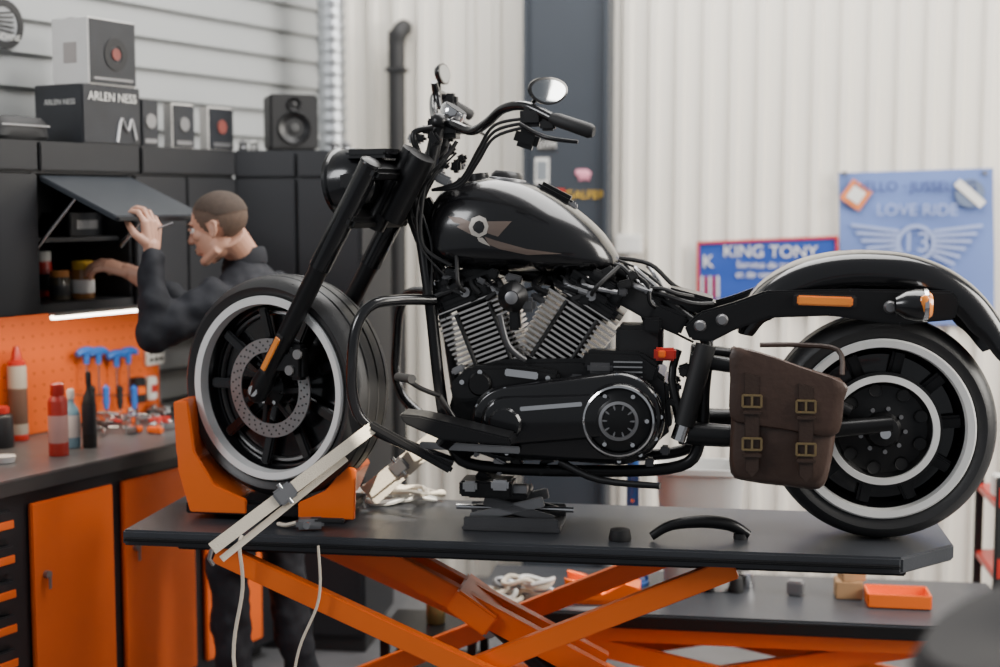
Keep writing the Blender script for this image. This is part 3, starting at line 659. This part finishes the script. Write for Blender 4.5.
def cylinder(base,topp,nf=13):
    p,q=tr(*base,0),tr(*topp,0); d=(q-p).normalized(); x=d.cross(F).normalized(); R=frame(-x,F,d) if (-x).cross(F).dot(d)>0 else frame(x,F,d)
    L=(q-p).length; b.cyl(p-d*.02,q+d*.02,.062,MBK,seg=32)
    for i in range(nf):
        c=p+d*(L*i/(nf-1)); w=.20+.03*(i/(nf-1)); b.box(c,(w,.19,.0065),FIN,R,.0028,2)
    for o in(-.0965,.0965):
        for sx in(-.05,.05): b.cyl(p+R@V((sx,o,0)),q+R@V((sx,o,0)),.006,MBK,seg=10)
    h=q+d*.035; b.box(h,(.18,.19,.05),ENG,R,.014)
    for i in range(3): b.box(q+d*(.018+i*.016),(.21,.2,.004),FIN if i==0 else SAT,R,.002)
    h=q+d*.08; b.box(h,(.2,.18,.045),SAT,R,.018); b.box(h+d*.025,(.15,.13,.02),SAT,R,.008)
    for sx in(-.08,.08):
        for o in(-.08,0,.08): b.cyl(h+R@V((sx,o,.02)),h+R@V((sx,o,.03)),.008,CHR,seg=10)
    b.cyl(h+R@V((0,-.09,-.03)),h+R@V((0,-.115,-.03)),.014,STL); b.tube([h+R@V((0,-.1,-.03)),h+R@V((.0,-.16,.0)),h+R@V((.02,-.12,.08))],.006,MBK,10,n=5)
cylinder((500,362),(478,306)); cylinder((550,362),(585,308))
c=tr(513,297,.16); b.lathe([(0,.035),(.02,.034),(.03,.02),(.042,.0),(.03,-.03),(.03,-.08)],c,-F,SAT,30); b.lathe([(0,.037),(.010,.037),(.018,.034)],c,-F,STL,24)
b.bar(tr(513,280,.14),tr(516,330,.14),.03,.03,SAT,F,.006); b.tube([tr(500,315,.15),tr(508,345,.15),tr(525,360,.13)],.009,JK,12,n=4); b.box(tr(528,305,.15),(.045,.035,.04),JK,RT,.01)
b.slab([(458,372),(500,360),(640,358),(668,380),(672,430),(640,458),(500,462),(462,448),(448,410)],-.14,.12,ENG,.012)
b.slab([(448,385),(470,366),(520,366),(560,372),(556,392),(500,394),(470,402),(455,402)],.10,.15,ENG,.01)
for px,py in((462,382),(480,372),(515,372),(548,378),(500,388)): q=tr(px,py,.155); b.cyl(q+F*.01,q-F*.004,.007,CHR,seg=10)
b.lathe([(0,.012),(.028,.012),(.034,.004),(.036,-.01)],tr(480,384,.15),-F,SAT,30)
b.slab([(585,350),(640,352),(660,366),(655,384),(600,380),(580,368)],.06,.13,ENG,.01)
b.bar(tr(505,372,.165),tr(538,376,.165),.02,.01,CHR,F); b.box(tr(600,368,.13),(.07,.02,.03),JK,RT,.008)
for i in range(5): b.box(tr(628,362+i*5,.135),(.08,.01,.004),ALU,RT,.001)
b.fin('engine',mc)
b=Bd()
def hull(c1,r1,c2,r2,n=26):
    pts=[]
    d=math.atan2(c2[1]-c1[1],c2[0]-c1[0])
    for k in range(n): a=d+pi/2+pi*k/(n-1); pts.append((c1[0]+r1*math.cos(a),c1[1]+r1*math.sin(a)))
    for k in range(n): a=d-pi/2+pi*k/(n-1); pts.append((c2[0]+r2*math.cos(a),c2[1]+r2*math.sin(a)))
    return pts
def hulls(c1,r1,c2,r2,o,m):
    R=[]
    for sc,of in o: R.append([tr(x,y,of) for x,y in hull(c1,r1*sc,c2,r2*sc)])
    b.loft(R,m)
hulls((506,421),36,(618,418),47,[(1,.12),(1,.17),(.97,.18),(.9,.19),(.86,.192)],BLK)
hulls((506,421),25,(600,416),22,[(1,.185),(1,.2),(.9,.21),(.8,.212)],BLK)
b.lathe([(.066,.0),(.104,-.0),(.104,.016),(.098,.024),(.09,.024),(.086,.016)],tr(619,420,.185),-F,BLK,64)
b.lathe([(.093,.02),(.097,.025),(.092,.028),(.088,.02)],tr(619,420,.187),-F,CHR,64)
c=tr(619,420,.197); b.lathe([(.086,.004),(.07,.008),(.06,.016),(.03,.022),(0,.024)],c,-F,SAT,64); b.lathe([(.05,.018),(.054,.022),(.046,.024),(.044,.019)],c,-F,STL,48)
for k in range(6): q=spokepos(c,-F,.076,k*pi/3,.008); b.cyl(q,q-F*.006,.006,CHR,seg=10)
for k in range(10): q=spokepos(c,-F,.03,k*pi/5,.02); b.bar(q,spokepos(c,-F,.046,k*pi/5,.02),.005,.004,STL,F,.001)
for px,py in hull((506,421),32,(618,418),43,7): q=tr(px,py,.183); b.cyl(q+F*.01,q-F*.005,.006,CHR,seg=10)
b.bar(tr(520,409,.214),tr(582,404,.214),.012,.006,CHR,F,.002)
b.lathe([(0,.012),(.04,.01),(.05,0)],tr(505,424,.208),-F,BLK,40)
b.fin('primary_cover',mc)
b=Bd()
b.prism([tr(398,414,.33),tr(420,416,.33),tr(510,438,.33),tr(512,446,.33),tr(440,440,.33),tr(404,424,.33)],F*.11,SAT,.005)
b.bar(tr(440,440,.25),tr(470,455,.13),.03,.02,SAT,F); b.bar(tr(370,424,.28),tr(452,470,.28),.024,.02,SAT,F,.006)
b.tube([tr(440,396,.2),tr(420,388,.26),tr(405,378,.3)],.007,SAT,10,n=3); b.cyl(tr(398,377,.28),tr(412,379,.36),.012,MBK)
b.tube([tr(440,396,.2),tr(455,420,.2),tr(470,440,.16)],.008,SAT,10,n=3); b.bar(tr(420,445,.22),tr(520,450,.2),.02,.012,STL,F)
b.box(tr(488,486,.1),(.15,.1,.045),SAT,RT,.006); b.box(tr(500,485,.16),(.05,.02,.03),CHR,RT,.006); b.box(tr(470,486,.16),(.04,.02,.03),ALU,RT,.006)
b.tube([tr(560,462,.16),tr(600,480,.2),tr(660,486,.24)],[.012,.01,.009],SAT,12,n=4)
b.bar(tr(480,470,.05),tr(500,486,.05),.03,.1,SAT,F)
b.fin('foot_controls_and_stand',mc)
b=Bd()
b.box(tr(640,300,.03),(.12,.12,.07),MBK,RT@Matrix.Rotation(.5,3,'Y'),.008); b.box(tr(668,318,.06),(.1,.1,.06),SAT,RT@Matrix.Rotation(.4,3,'Y'),.008); b.box(tr(640,345,.03),(.13,.14,.12),MBK,RT,.012)
b.box(tr(665,354,.14),(.06,.03,.035),RED,RT,.006); b.box(tr(662,354,.16),(.02,.01,.02),ORG,RT,.003); b.box(tr(652,325,.12),(.05,.03,.04),SAT,RT,.006); b.box(tr(690,300,.0),(.14,.16,.05),SAT,RT@Matrix.Rotation(.25,3,'Y'),.01)
for i in range(26):
    x0=random.uniform(612,650);y0=random.uniform(256,300);o=random.uniform(-.08,.1)
    x1=random.uniform(650,715);y1=random.uniform(290,345)
    b.tube([tr(x0,y0,o),tr((x0*2+x1)/3+random.uniform(-8,8),(y0*2+y1)/3-random.uniform(0,10),o+.02),tr((x0+2*x1)/3+random.uniform(-8,8),(y0+2*y1)/3+random.uniform(-6,8),o+.03),tr(x1,y1,o)],random.uniform(.003,.007),[MBK,SAT,MBK,STL][i%4],7,n=5)
for i in range(18):
    x0=random.uniform(425,460);y0=random.uniform(140,170);o=random.uniform(-.05,.12)
    x1=random.uniform(425,480);y1=random.uniform(262,330)
    b.tube([tr(x0,y0,o),tr(410+random.uniform(-6,14),200,o),tr(422+random.uniform(-5,10),245,o),tr(x1,y1,o)],random.uniform(.003,.006),MBK,7,n=6)
for i in range(3): b.tube([tr(530,118+i*4,.3),tr(495,125+i*6,.26),tr(478,150+i*6,.2),tr(460,180+i*3,.13),tr(432,190,.1)],.0045,MBK,8,n=6)
for i in range(16):
    x0=random.uniform(450,640); b.tube([tr(x0,272,.04),tr(x0+random.uniform(-15,15),285,.1),tr(x0+random.uniform(-30,30),random.uniform(290,300),.11)],random.uniform(.004,.009),[MBK,SAT,STL][i%3],8,n=4)
for i in range(26): b.box(tr(random.uniform(445,655),random.uniform(272,300),.1),(random.uniform(.02,.05),.03,random.uniform(.015,.03)),[MBK,SAT,JK,SAT][i%4],RT@Matrix.Rotation(random.uniform(-.6,.6),3,'Y'),.005)
for i in range(60): b.box(tr(random.uniform(455,690),random.uniform(368,472),random.uniform(.09,.13)),(random.uniform(.02,.05),.03,random.uniform(.015,.03)),[MBK,JK,STL,SAT][i%4],RT@Matrix.Rotation(random.uniform(-.6,.6),3,'Y'),.005)
b.fin('wiring_and_electronics',mc)
b=Bd(); tyre(b,RA,-F,.312,.238,.20); b.fin('rear_tyre',mc)
b=Bd(); ax=-F
for s in(1,-1):
    b.lathe([(.242,.07*s),(.248,.094*s),(.243,.1*s),(.225,.097*s),(.221,.075*s)],RA,ax,LIP,96)
    b.lathe([(.226,.08*s),(.213,.06*s),(.20,.03*s),(.10,.03*s),(.06,.05*s),(.03,.06*s)],RA,ax,BLK,96)
    for k in range(10):
        a=2*pi*k/10+.1; b.bar(spokepos(RA,ax,.08,a,.045*s),spokepos(RA,ax,.22,a,.055*s),.035,.02,SAT,ax,.008)
b.lathe([(.132,.10),(.15,.10),(.15,.112),(.132,.112)],RA,ax,LIP,96,closed=True)
b.lathe([(.15,.098),(.158,.098),(.158,.106),(.15,.106)],RA,ax,SAT,96,closed=True)
b.lathe([(.135,.10),(.12,.085),(.09,.09),(.05,.10),(.04,.125),(.02,.13),(0,.13)],RA,ax,SAT,64)
for k in range(9):
    a=2*pi*k/9; q=spokepos(RA,ax,.108,a,.092); b.lathe([(0,0),(.016,0),(.018,.003)],q,ax,MBK,18); q=spokepos(RA,ax,.06,a+.3,.1); b.cyl(q,q+ax*.008,.006,STL,seg=10)
b.lathe([(.0,-.10),(.14,-.10),(.14,-.106),(0,-.106)],RA,ax,STL,64)
b.fin('rear_rim_and_pulley',mc)
cont=[(737,330),(742,308),(757,286),(778,270),(805,258),(840,251),(875,250),(910,254),(945,267),(975,289),(997,318),(1010,350)]
P=catmull([tr(x,y,0) for x,y in cont],5)
prf=[(.122,.085),(.124,.05),(.118,.022),(.10,.008),(.06,.001),(0,0)]; prf=prf+[(-a,d) for a,d in reversed(prf[:-1])]
rings=[]
for i,p in enumerate(P):
    d=(P[min(i+1,len(P)-1)]-P[max(i-1,0)]).normalized(); inn=d.cross(F).normalized()
    if inn.dot(RA-p)<0: inn=-inn
    f=min(1,.4+i/14,.55+(len(P)-1-i)/14)
    r=[p-F*a+inn*q*f for a,q in prf]; r2=[p-F*a*.96+inn*(q*f+.006) for a,q in reversed(prf)]
    rings.append(r+r2)
b=Bd(); b.loft(rings,BLK)
b.bar(tr(1003,330,0)-F*.07,tr(1003,330,0)+F*.07,.05,.04,RED,V((1,0,0)),.01)
b.fin('rear_fender',mc,50)
b=Bd()
stp=[(684,326),(700,312),(735,302),(765,291),(850,289),(952,291),(960,300),(955,320),(900,325),(830,316),(770,318),(735,330),(712,342),(690,340)]
b.slab(stp,.128,.15,SAT,.006)
b.prism([mir(tr(x,y,.15)) for x,y in stp],-F*.022,SAT,.005)
b.bar(tr(797,300,.158),tr(853,302,.158),.026,.012,AMB,F,.004); b.bar(tr(793,300,.152),tr(857,302,.152),.034,.01,MBK,F,.004)
for px,py in((700,326),(722,320),(890,307)): q=tr(px,py,.15); b.lathe([(0,.01),(.012,.009),(.017,0)],q,-F,STL,24)
q=tr(915,305,.2); b.lathe([(0,-.055),(.02,-.05),(.036,-.025),(.042,0),(.042,.02)],q,E,BLK,30); b.lathe([(.041,.018),(.044,.02),(.044,.03),(.04,.032)],q,E,CHR,30); b.lathe([(.04,.03),(.03,.042),(0,.046)],q,E,AMB,30); b.cyl(q,q+F*.06,.012,CHR)
b.sph(tr(925,304,.235),(.016,.008,.024),AMB,RT); 
b.fin('fender_struts_and_indicator',mc)
sb=empty('saddlebag',tr(785,420,.2)); b=Bd()
body=[(736,352),(760,358),(800,372),(838,386),(836,425),(829,470),(819,488),(790,486),(750,481),(731,472),(731,430),(733,390)]
rg=[]
for sc,o in((.93,.175),(1,.185),(1.01,.22),(1,.26),(.97,.275),(.9,.282)): 
    cx,cy=785,420; rg.append([tr(cx+(x-cx)*sc,cy+(y-cy)*sc,o) for x,y in [(v.x,v.y) for v in catmull([V((x,y,0)) for x,y in body],3,True)]])
b.loft(rg,LEA)
flap=[(732,349),(760,352),(800,366),(845,383),(844,400),(839,432),(820,436),(785,430),(745,424),(730,416),(730,380)]
rg=[]
for sc,o in((1.0,.275),(1.0,.292),(.96,.297),(.8,.299)):
    cx,cy=785,395; rg.append([tr(cx+(x-cx)*sc,cy+(y-cy)*sc,o) for x,y in [(v.x,v.y) for v in catmull([V((x,y,0)) for x,y in flap],3,True)]])
b.loft(rg,LEA); b.slab([(732,349),(845,383),(846,391),(731,357)],.185,.285,LEA,.004)
for x0 in(752,806):
    dy=(x0-752)*.1
    b.prism([tr(x0-8,372+dy*2,.302),tr(x0+8,376+dy*2,.302),tr(x0+7,470+dy,.302),tr(x0,478+dy,.302),tr(x0-7,470+dy,.302)],F*.012,LEA2,.002)
    for yy in(400,443):
        c=tr(x0,yy+dy,.306); b.box(c+Z*.012,(.05,.006,.006),BRS,RT,.002); b.box(c-Z*.018,(.05,.006,.006),BRS,RT,.002)
        for sx in(-.024,.024): b.box(c+E*sx-Z*.003,(.006,.006,.034),BRS,RT,.002)
        b.box(c-Z*.002,(.006,.006,.03),BRS,RT,.001); b.box(c-Z*.033,(.05,.012,.01),LEA2,RT,.002)
b.tube([tr(842,375,.2),tr(838,350,.17),tr(800,345,.16),tr(760,345,.17)],.007,LEA2,8,n=4)
b.fin('bag',sb); sb.parent=mc; sb.matrix_parent_inverse=Matrix.Translation(-mc.location)

# ================================================================ MAN
man=empty('mechanic',(-.83,4.62,.9))
FD=V((-.88,.47,0)).normalized(); LF=V((-FD.y,FD.x,0))
if LF.y>0: LF=-LF
cb_=V((-.81,4.66,0))
fold=bpy.data.textures.new('cloth_folds','CLOUDS'); fold.noise_scale=.08; fold.noise_depth=1
def fuse(b,name,vox,it=4,fac=.6,disp=0):
    o=b.fin(name,man,180); m=o.modifiers.new('remesh','REMESH'); m.mode='VOXEL'; m.voxel_size=vox; m.use_smooth_shade=True
    s=o.modifiers.new('smooth','SMOOTH'); s.iterations=it; s.factor=fac
    if disp: d=o.modifiers.new('folds','DISPLACE'); d.texture=fold; d.strength=disp; d.mid_level=.5; d.texture_coords='LOCAL'
    return o
def caps(b,P,r,m,seg=16):
    for i in range(len(P)-1): b.tube([P[i],P[i+1]],[r[i],r[i+1]],m,seg)
    for p,q in zip(P,r): b.sph(p,q,m,seg=16)
b=Bd(); rg=[]
for z,w,d,f in((.86,.165,.125,-.02),(.95,.175,.125,-.02),(1.06,.165,.118,-.015),(1.2,.178,.122,-.01),(1.33,.20,.13,.0),(1.42,.205,.125,.01),(1.475,.175,.11,.02),(1.515,.11,.085,.03),(1.54,.08,.074,.04),(1.565,.072,.07,.045)):
    rg.append([cb_+FD*(f+d*math.cos(k*pi/12))+LF*w*math.sin(k*pi/12)+Z*z for k in range(24)])
b.loft(rg,CLO)
shL=cb_+LF*.185+FD*.03+Z*1.43; shR=cb_-LF*.18+FD*.06+Z*1.43
hN=hit(153,240,O+N*-.36,N); elL=V((-1.09,4.40,1.335)); wrL=hN-Z*.055+V((.0,-.02,0))
hF=hit(112,266,O+N*-.02,N); wrR=hF+V((.07,-.03,-.02)); elR=(shR+wrR)/2+V((.02,.0,-.13))
caps(b,[shL,(shL+elL)/2,elL],[.08,.068,.056],CLO); caps(b,[elL,(elL*.6+wrL*.4),wrL-Z*.005],[.056,.053,.04],CLO)
caps(b,[shR,(shR+elR)/2,elR],[.08,.064,.055],CLO); caps(b,[elR,(elR*.45+wrR*.55)],[.055,.046],CLO)
for s in(1,-1):
    hp=cb_+LF*.085*s+Z*.9; kn=cb_+LF*.1*s+FD*(.06 if s>0 else -.02)+Z*.5; ak=cb_+LF*.11*s+FD*(.03 if s>0 else -.08)+Z*.1
    caps(b,[hp,(hp+kn)/2,kn,(kn+ak)/2,ak],[.1,.092,.07,.066,.06],CLO)
fuse(b,'workwear',.009,2,disp=.034)
b=Bd(); nk=cb_+FD*.05+Z*1.55
rg=[]
for zz,rr in((-.02,.076),(.0,.077),(.025,.072),(.033,.068),(.03,.062),(.0,.062)):
    rg.append([nk+FD*rr*math.cos(k*pi/12)+LF*rr*math.sin(k*pi/12)+Z*(zz-.024*math.cos(k*pi/12)) for k in range(24)])
b.loft(rg,CLO,caps=False); b.fin('collar',man)
b=Bd()
for s in(1,-1):
    ak=cb_+LF*.11*s+FD*(.03 if s>0 else -.08); b.loft([[ak+FD*(.06+l*math.cos(k*pi/8))+LF*w*math.sin(k*pi/8)+Z*z for k in range(16)] for z,l,w in((0.001,.145,.05),(.02,.147,.052),(.05,.135,.048),(.08,.1,.045),(.11,.05,.045))],MBK)
b.fin('work_boots',man)
hc=hit(217,228,V((0,4.6,0)),V((0,1,0))); hf=V((-.93,.20,-.24)).normalized(); hl=Z.cross(hf).normalized(); hu=hf.cross(hl)
RH=frame(hf,hl,hu); HS=.95
def h(x,y,z): return hc+(hf*x+hl*y+hu*z)*HS
def S3(*a): return tuple(q*HS for q in a)
b=Bd()
b.sph(h(-.016,0,.034),S3(.098,.075,.084),SKN,RH,32); b.sph(h(.030,0,-.02),S3(.060,.056,.082),SKN,RH,28); b.sph(h(.015,0,-.055),S3(.066,.052,.048),SKN,RH,24)
b.sph(h(.070,0,-.100),S3(.019,.023,.017),SKN,RH); b.sph(h(.073,0,.032),S3(.02,.046,.011),SKN,RH)
b.tube([h(.080,0,.02),h(.1,0,-.010),h(.110,0,-.026)],[.0075,.0085,.0105],SKN,12); b.sph(h(.102,0,-.028),S3(.013,.016,.008),SKN,RH)
b.sph(h(.085,0,-.057),S3(.012,.022,.007),SKN,RH); b.sph(h(.083,0,-.070),S3(.012,.02,.008),SKN,RH)
for s in(1,-1):
    b.sph(h(.055,.038*s,-.015),S3(.025,.021,.019),SKN,RH); b.tube([h(-.005,.048*s,-.075),h(.06,.022*s,-.102)],.0145,SKN,12)
    P=[h(-.016+.014*math.cos(a)-.005*math.sin(a),.076*s+.004*s*-math.cos(a),-.006+.026*math.sin(a)) for a in [k*pi/6 for k in range(12)]]
    b.tube(P,.0045,SKN,8,closed=True); b.sph(h(-.012,.071*s,-.006),S3(.012,.008,.021),SKN,RH); b.sph(h(-.01,.074*s,-.03),S3(.007,.005,.008),SKN,RH)
b.tube([nk+Z*-.05-FD*.01,nk+Z*.02,h(-.035,0,-.03)],[.058,.055,.056],SKN,20)
fuse(b,'head',.004,2,.5)
b=Bd()
for s in(1,-1): 
    b.sph(h(.0745,.033*s,.006),.011,WHT); b.sph(h(.081,.034*s,.004),.0055,MBK); b.tube([h(.088,.016*s,.03),h(.09,.032*s,.035),h(.077,.05*s,.028)],.0035,HAIR,8,n=4); b.tube([h(.085,.02*s,.013),h(.087,.033*s,.0155),h(.076,.047*s,.011)],.0042,SKN,8,n=4); b.tube([h(.084,.02*s,-.002),h(.085,.033*s,-.004),h(.075,.047*s,-.001)],.0035,SKN,8,n=4)
b.bar(h(.093,-.016,-.0635),h(.093,.016,-.0635),.0025,.004,mat('lip_shadow',(.25,.09,.07),.5),hu)
b.fin('eyes_and_brows',man)
def haircap(name,dr,mt,base,top):
    b=Bd(); b.sph(h(-.018,0,.035),S3(.1+dr,.0765+dr,.086+dr),mt,RH,72)
    kill=[]
    for v in b.bm.verts:
        p=(RH.transposed()@(v.co-hc))/HS
        lim=base if p.x<-.045 else (base+(p.x+.045)*.55 if p.x<.028 else top+(p.x-.028)*2.2)
        if abs(p.y)>.05 and -.04<p.x<.0: lim=max(lim,.020)
        if p.z<lim: kill.append(v)
    bmesh.ops.delete(b.bm,geom=kill,context='VERTS'); b.fin(name,man)
haircap('shaved_sides',0.0008,STB,-.045,.0); haircap('cropped_hair',.0035,HAIR,.03,.05)
def hand(name,wr,d,pn,ths,curl,size=1.0,spread=.0):
    b=Bd(); d=V(d).normalized(); pn=V(pn); pn=(pn-d*pn.dot(d)).normalized(); x=d.cross(pn)
    kb=[]
    for i in range(4):
        ox=(-.030+.020*i)*size; kl=(.083,.088,.085,.078)[i]*size; kk=wr+d*kl+x*ox*1.05*ths; kb.append(kk)
        caps(b,[wr+x*ox*.6*ths+d*.01,kk],[.016*size,.0125*size],SKN,12)
    caps(b,[wr-d*.045,wr+d*.01],[.027,.026],SKN); 
    Ls=((.04,.024,.019),(.045,.028,.02),(.042,.026,.02),(.033,.02,.017))
    for i in range(4):
        p=kb[i]; a=0; P=[p]; fx=x*ths*(-.12+.08*i)*(1+spread)
        for j in range(3):
            a+=curl[i][j]; dd=(d*math.cos(a)+pn*math.sin(a)+fx*(.6 if j==0 else .2)).normalized(); p=p+dd*Ls[i][j]*size; P.append(p)
        caps(b,P,[.0105*size,.0092*size,.0082*size,.007*size],SKN,12)
    q=wr+d*.022-x*.028*ths; q1=q+(d*.6-x*ths*.7+pn*.45).normalized()*.04; q2=q1+(d*.85-x*ths*.15+pn*.6).normalized()*.032; q3=q2+(d*.8+pn*.6+x*ths*.15).normalized()*.025
    caps(b,[wr+d*.015-x*.012*ths,q,q1,q2,q3],[.017,.016,.0125,.0105,.009],SKN,12)
    return fuse(b,name,.0028,2,.5)
hand('left_hand',wrL+Z*.025,V((-.02,.12,1)),FD,-1,[(.5,.9,.5),(.45,.85,.5),(.5,.9,.5),(.6,1,.6)],spread=1.5)
caps2=Bd(); caps(caps2,[elR*.5+wrR*.5,wrR],[.036,.027],SKN); fuse(caps2,'right_forearm',.006,3)
hand('right_hand',wrR,(hit(84,258,O+N*.05,N)-wrR),-Z*.6+N*.5,1,[(.25,.45,.35),(.3,.5,.4),(.35,.55,.4),(.45,.6,.4)],spread=1.5)
b=Bd(); p=hN+Z*.025+FD*.02; q=p+V((.085,-.02,.03)); b.tube([p-(q-p)*.4,p,p+(q-p)*.4],[.008,.010,.008],MBK,12,n=4); b.cyl(p+(q-p)*.38,q,.0035,STL); b.fin('held_screwdriver',man)

# ================================================================ FOREGROUND STAND-IN (out of focus): stool shape in place of another motorcycle's dark part
b=Bd(); c=V((.76,1.74,0)); SEAT=mat('dark_vinyl',(.010,.008,.009),.75)
rg=[]
for z,r in((1.12,.15),(1.14,.19),(1.17,.2),(1.2,.185),(1.215,.12),(1.216,.02)): rg.append([c+V((r*1.15*math.cos(k*pi/16),r*math.sin(k*pi/16),z+.035+.06*math.cos(k*pi/16))) for k in range(32)])
b.loft(rg,SEAT); b.tube([c+V((.225*math.cos(k*pi/8),.197*math.sin(k*pi/8),1.18+.068*math.cos(k*pi/8))) for k in range(16)],.009,RED,8,n=2,closed=True)
b.cyl(c+Z*.05,c+Z*1.16,.025,SAT); b.lathe([(0,0),(.2,0),(.2,.02),(.03,.05),(0,.05)],c,Z,SAT,36)
b.tube([c+V((.15*math.cos(k*pi/6),.15*math.sin(k*pi/6),.4)) for k in range(12)],.01,CHR,8,n=2,closed=True)
for k in range(3): b.cyl(c+Z*.4,c+V((.15*math.cos(k*2.1),.15*math.sin(k*2.1),.4)),.007,CHR)
b.fin('bike_part_standin')

# ================================================================ LIGHTS
def area(name,loc,tgt,sx,sy,pw,col=(1,1,1)):
    l=bpy.data.lights.new(name,'AREA'); l.shape='RECTANGLE'; l.size=sx; l.size_y=sy; l.energy=pw; l.color=col
    o=bpy.data.objects.new(name,l); bpy.context.collection.objects.link(o); o.location=loc
    o.rotation_euler=(V(tgt)-V(loc)).to_track_quat('-Z','Y').to_euler(); return o
area('skylight_area',(.7,4.7,4.0),(.5,4.5,0),3.4,2.0,215,(1,.98,.95))
area('window_area_right',(4.4,3.0,2.8),(1.4,6,1.5),2.6,2.4,330,(1,.95,.87))
area('fill_area_left',(-3.0,1.9,3.3),(-.5,4.2,1.1),1.3,1.3,70,(.97,.98,1))  # added fill lamp, lifts the front tyre sidewall; no window there
area('under_cabinet_led',Bn(.3,.1,1.35),Bn(.3,.2,.9),.9,.05,3.5,(1,.85,.65))
def shaft(name,loc,tgt,deg,pw):
    l=bpy.data.lights.new(name,'SPOT'); l.energy=pw; l.spot_size=math.radians(deg); l.spot_blend=.25; l.shadow_soft_size=.02; l.color=(1,.92,.78)
    o=bpy.data.objects.new(name,l); bpy.context.collection.objects.link(o); o.location=loc; o.rotation_euler=(V(tgt)-V(loc)).to_track_quat('-Z','Y').to_euler()
shaft('sun_shaft',(-.25,.9,3.7),T(.74,.34,.92),4.2,2600)
shaft('sun_shaft',(1.4,5.9,3.6),on2(600,597),5,2600)
w=bpy.data.worlds.new('world'); bpy.context.scene.world=w; w.use_nodes=True
bg=w.node_tree.nodes['Background']; bg.inputs[0].default_value=(.9,.94,1,1); bg.inputs[1].default_value=.3
# ================================================================ CAMERA
cd=bpy.data.cameras.new('camera'); cd.lens=50.4; cd.sensor_width=36; cd.dof.use_dof=True; cd.dof.focus_distance=3.8; cd.dof.aperture_fstop=1.3
co=bpy.data.objects.new('camera',cd); co.location=CAM; co.rotation_euler=(pi/2-PITCH,0,0); bpy.context.collection.objects.link(co); bpy.context.scene.camera=co
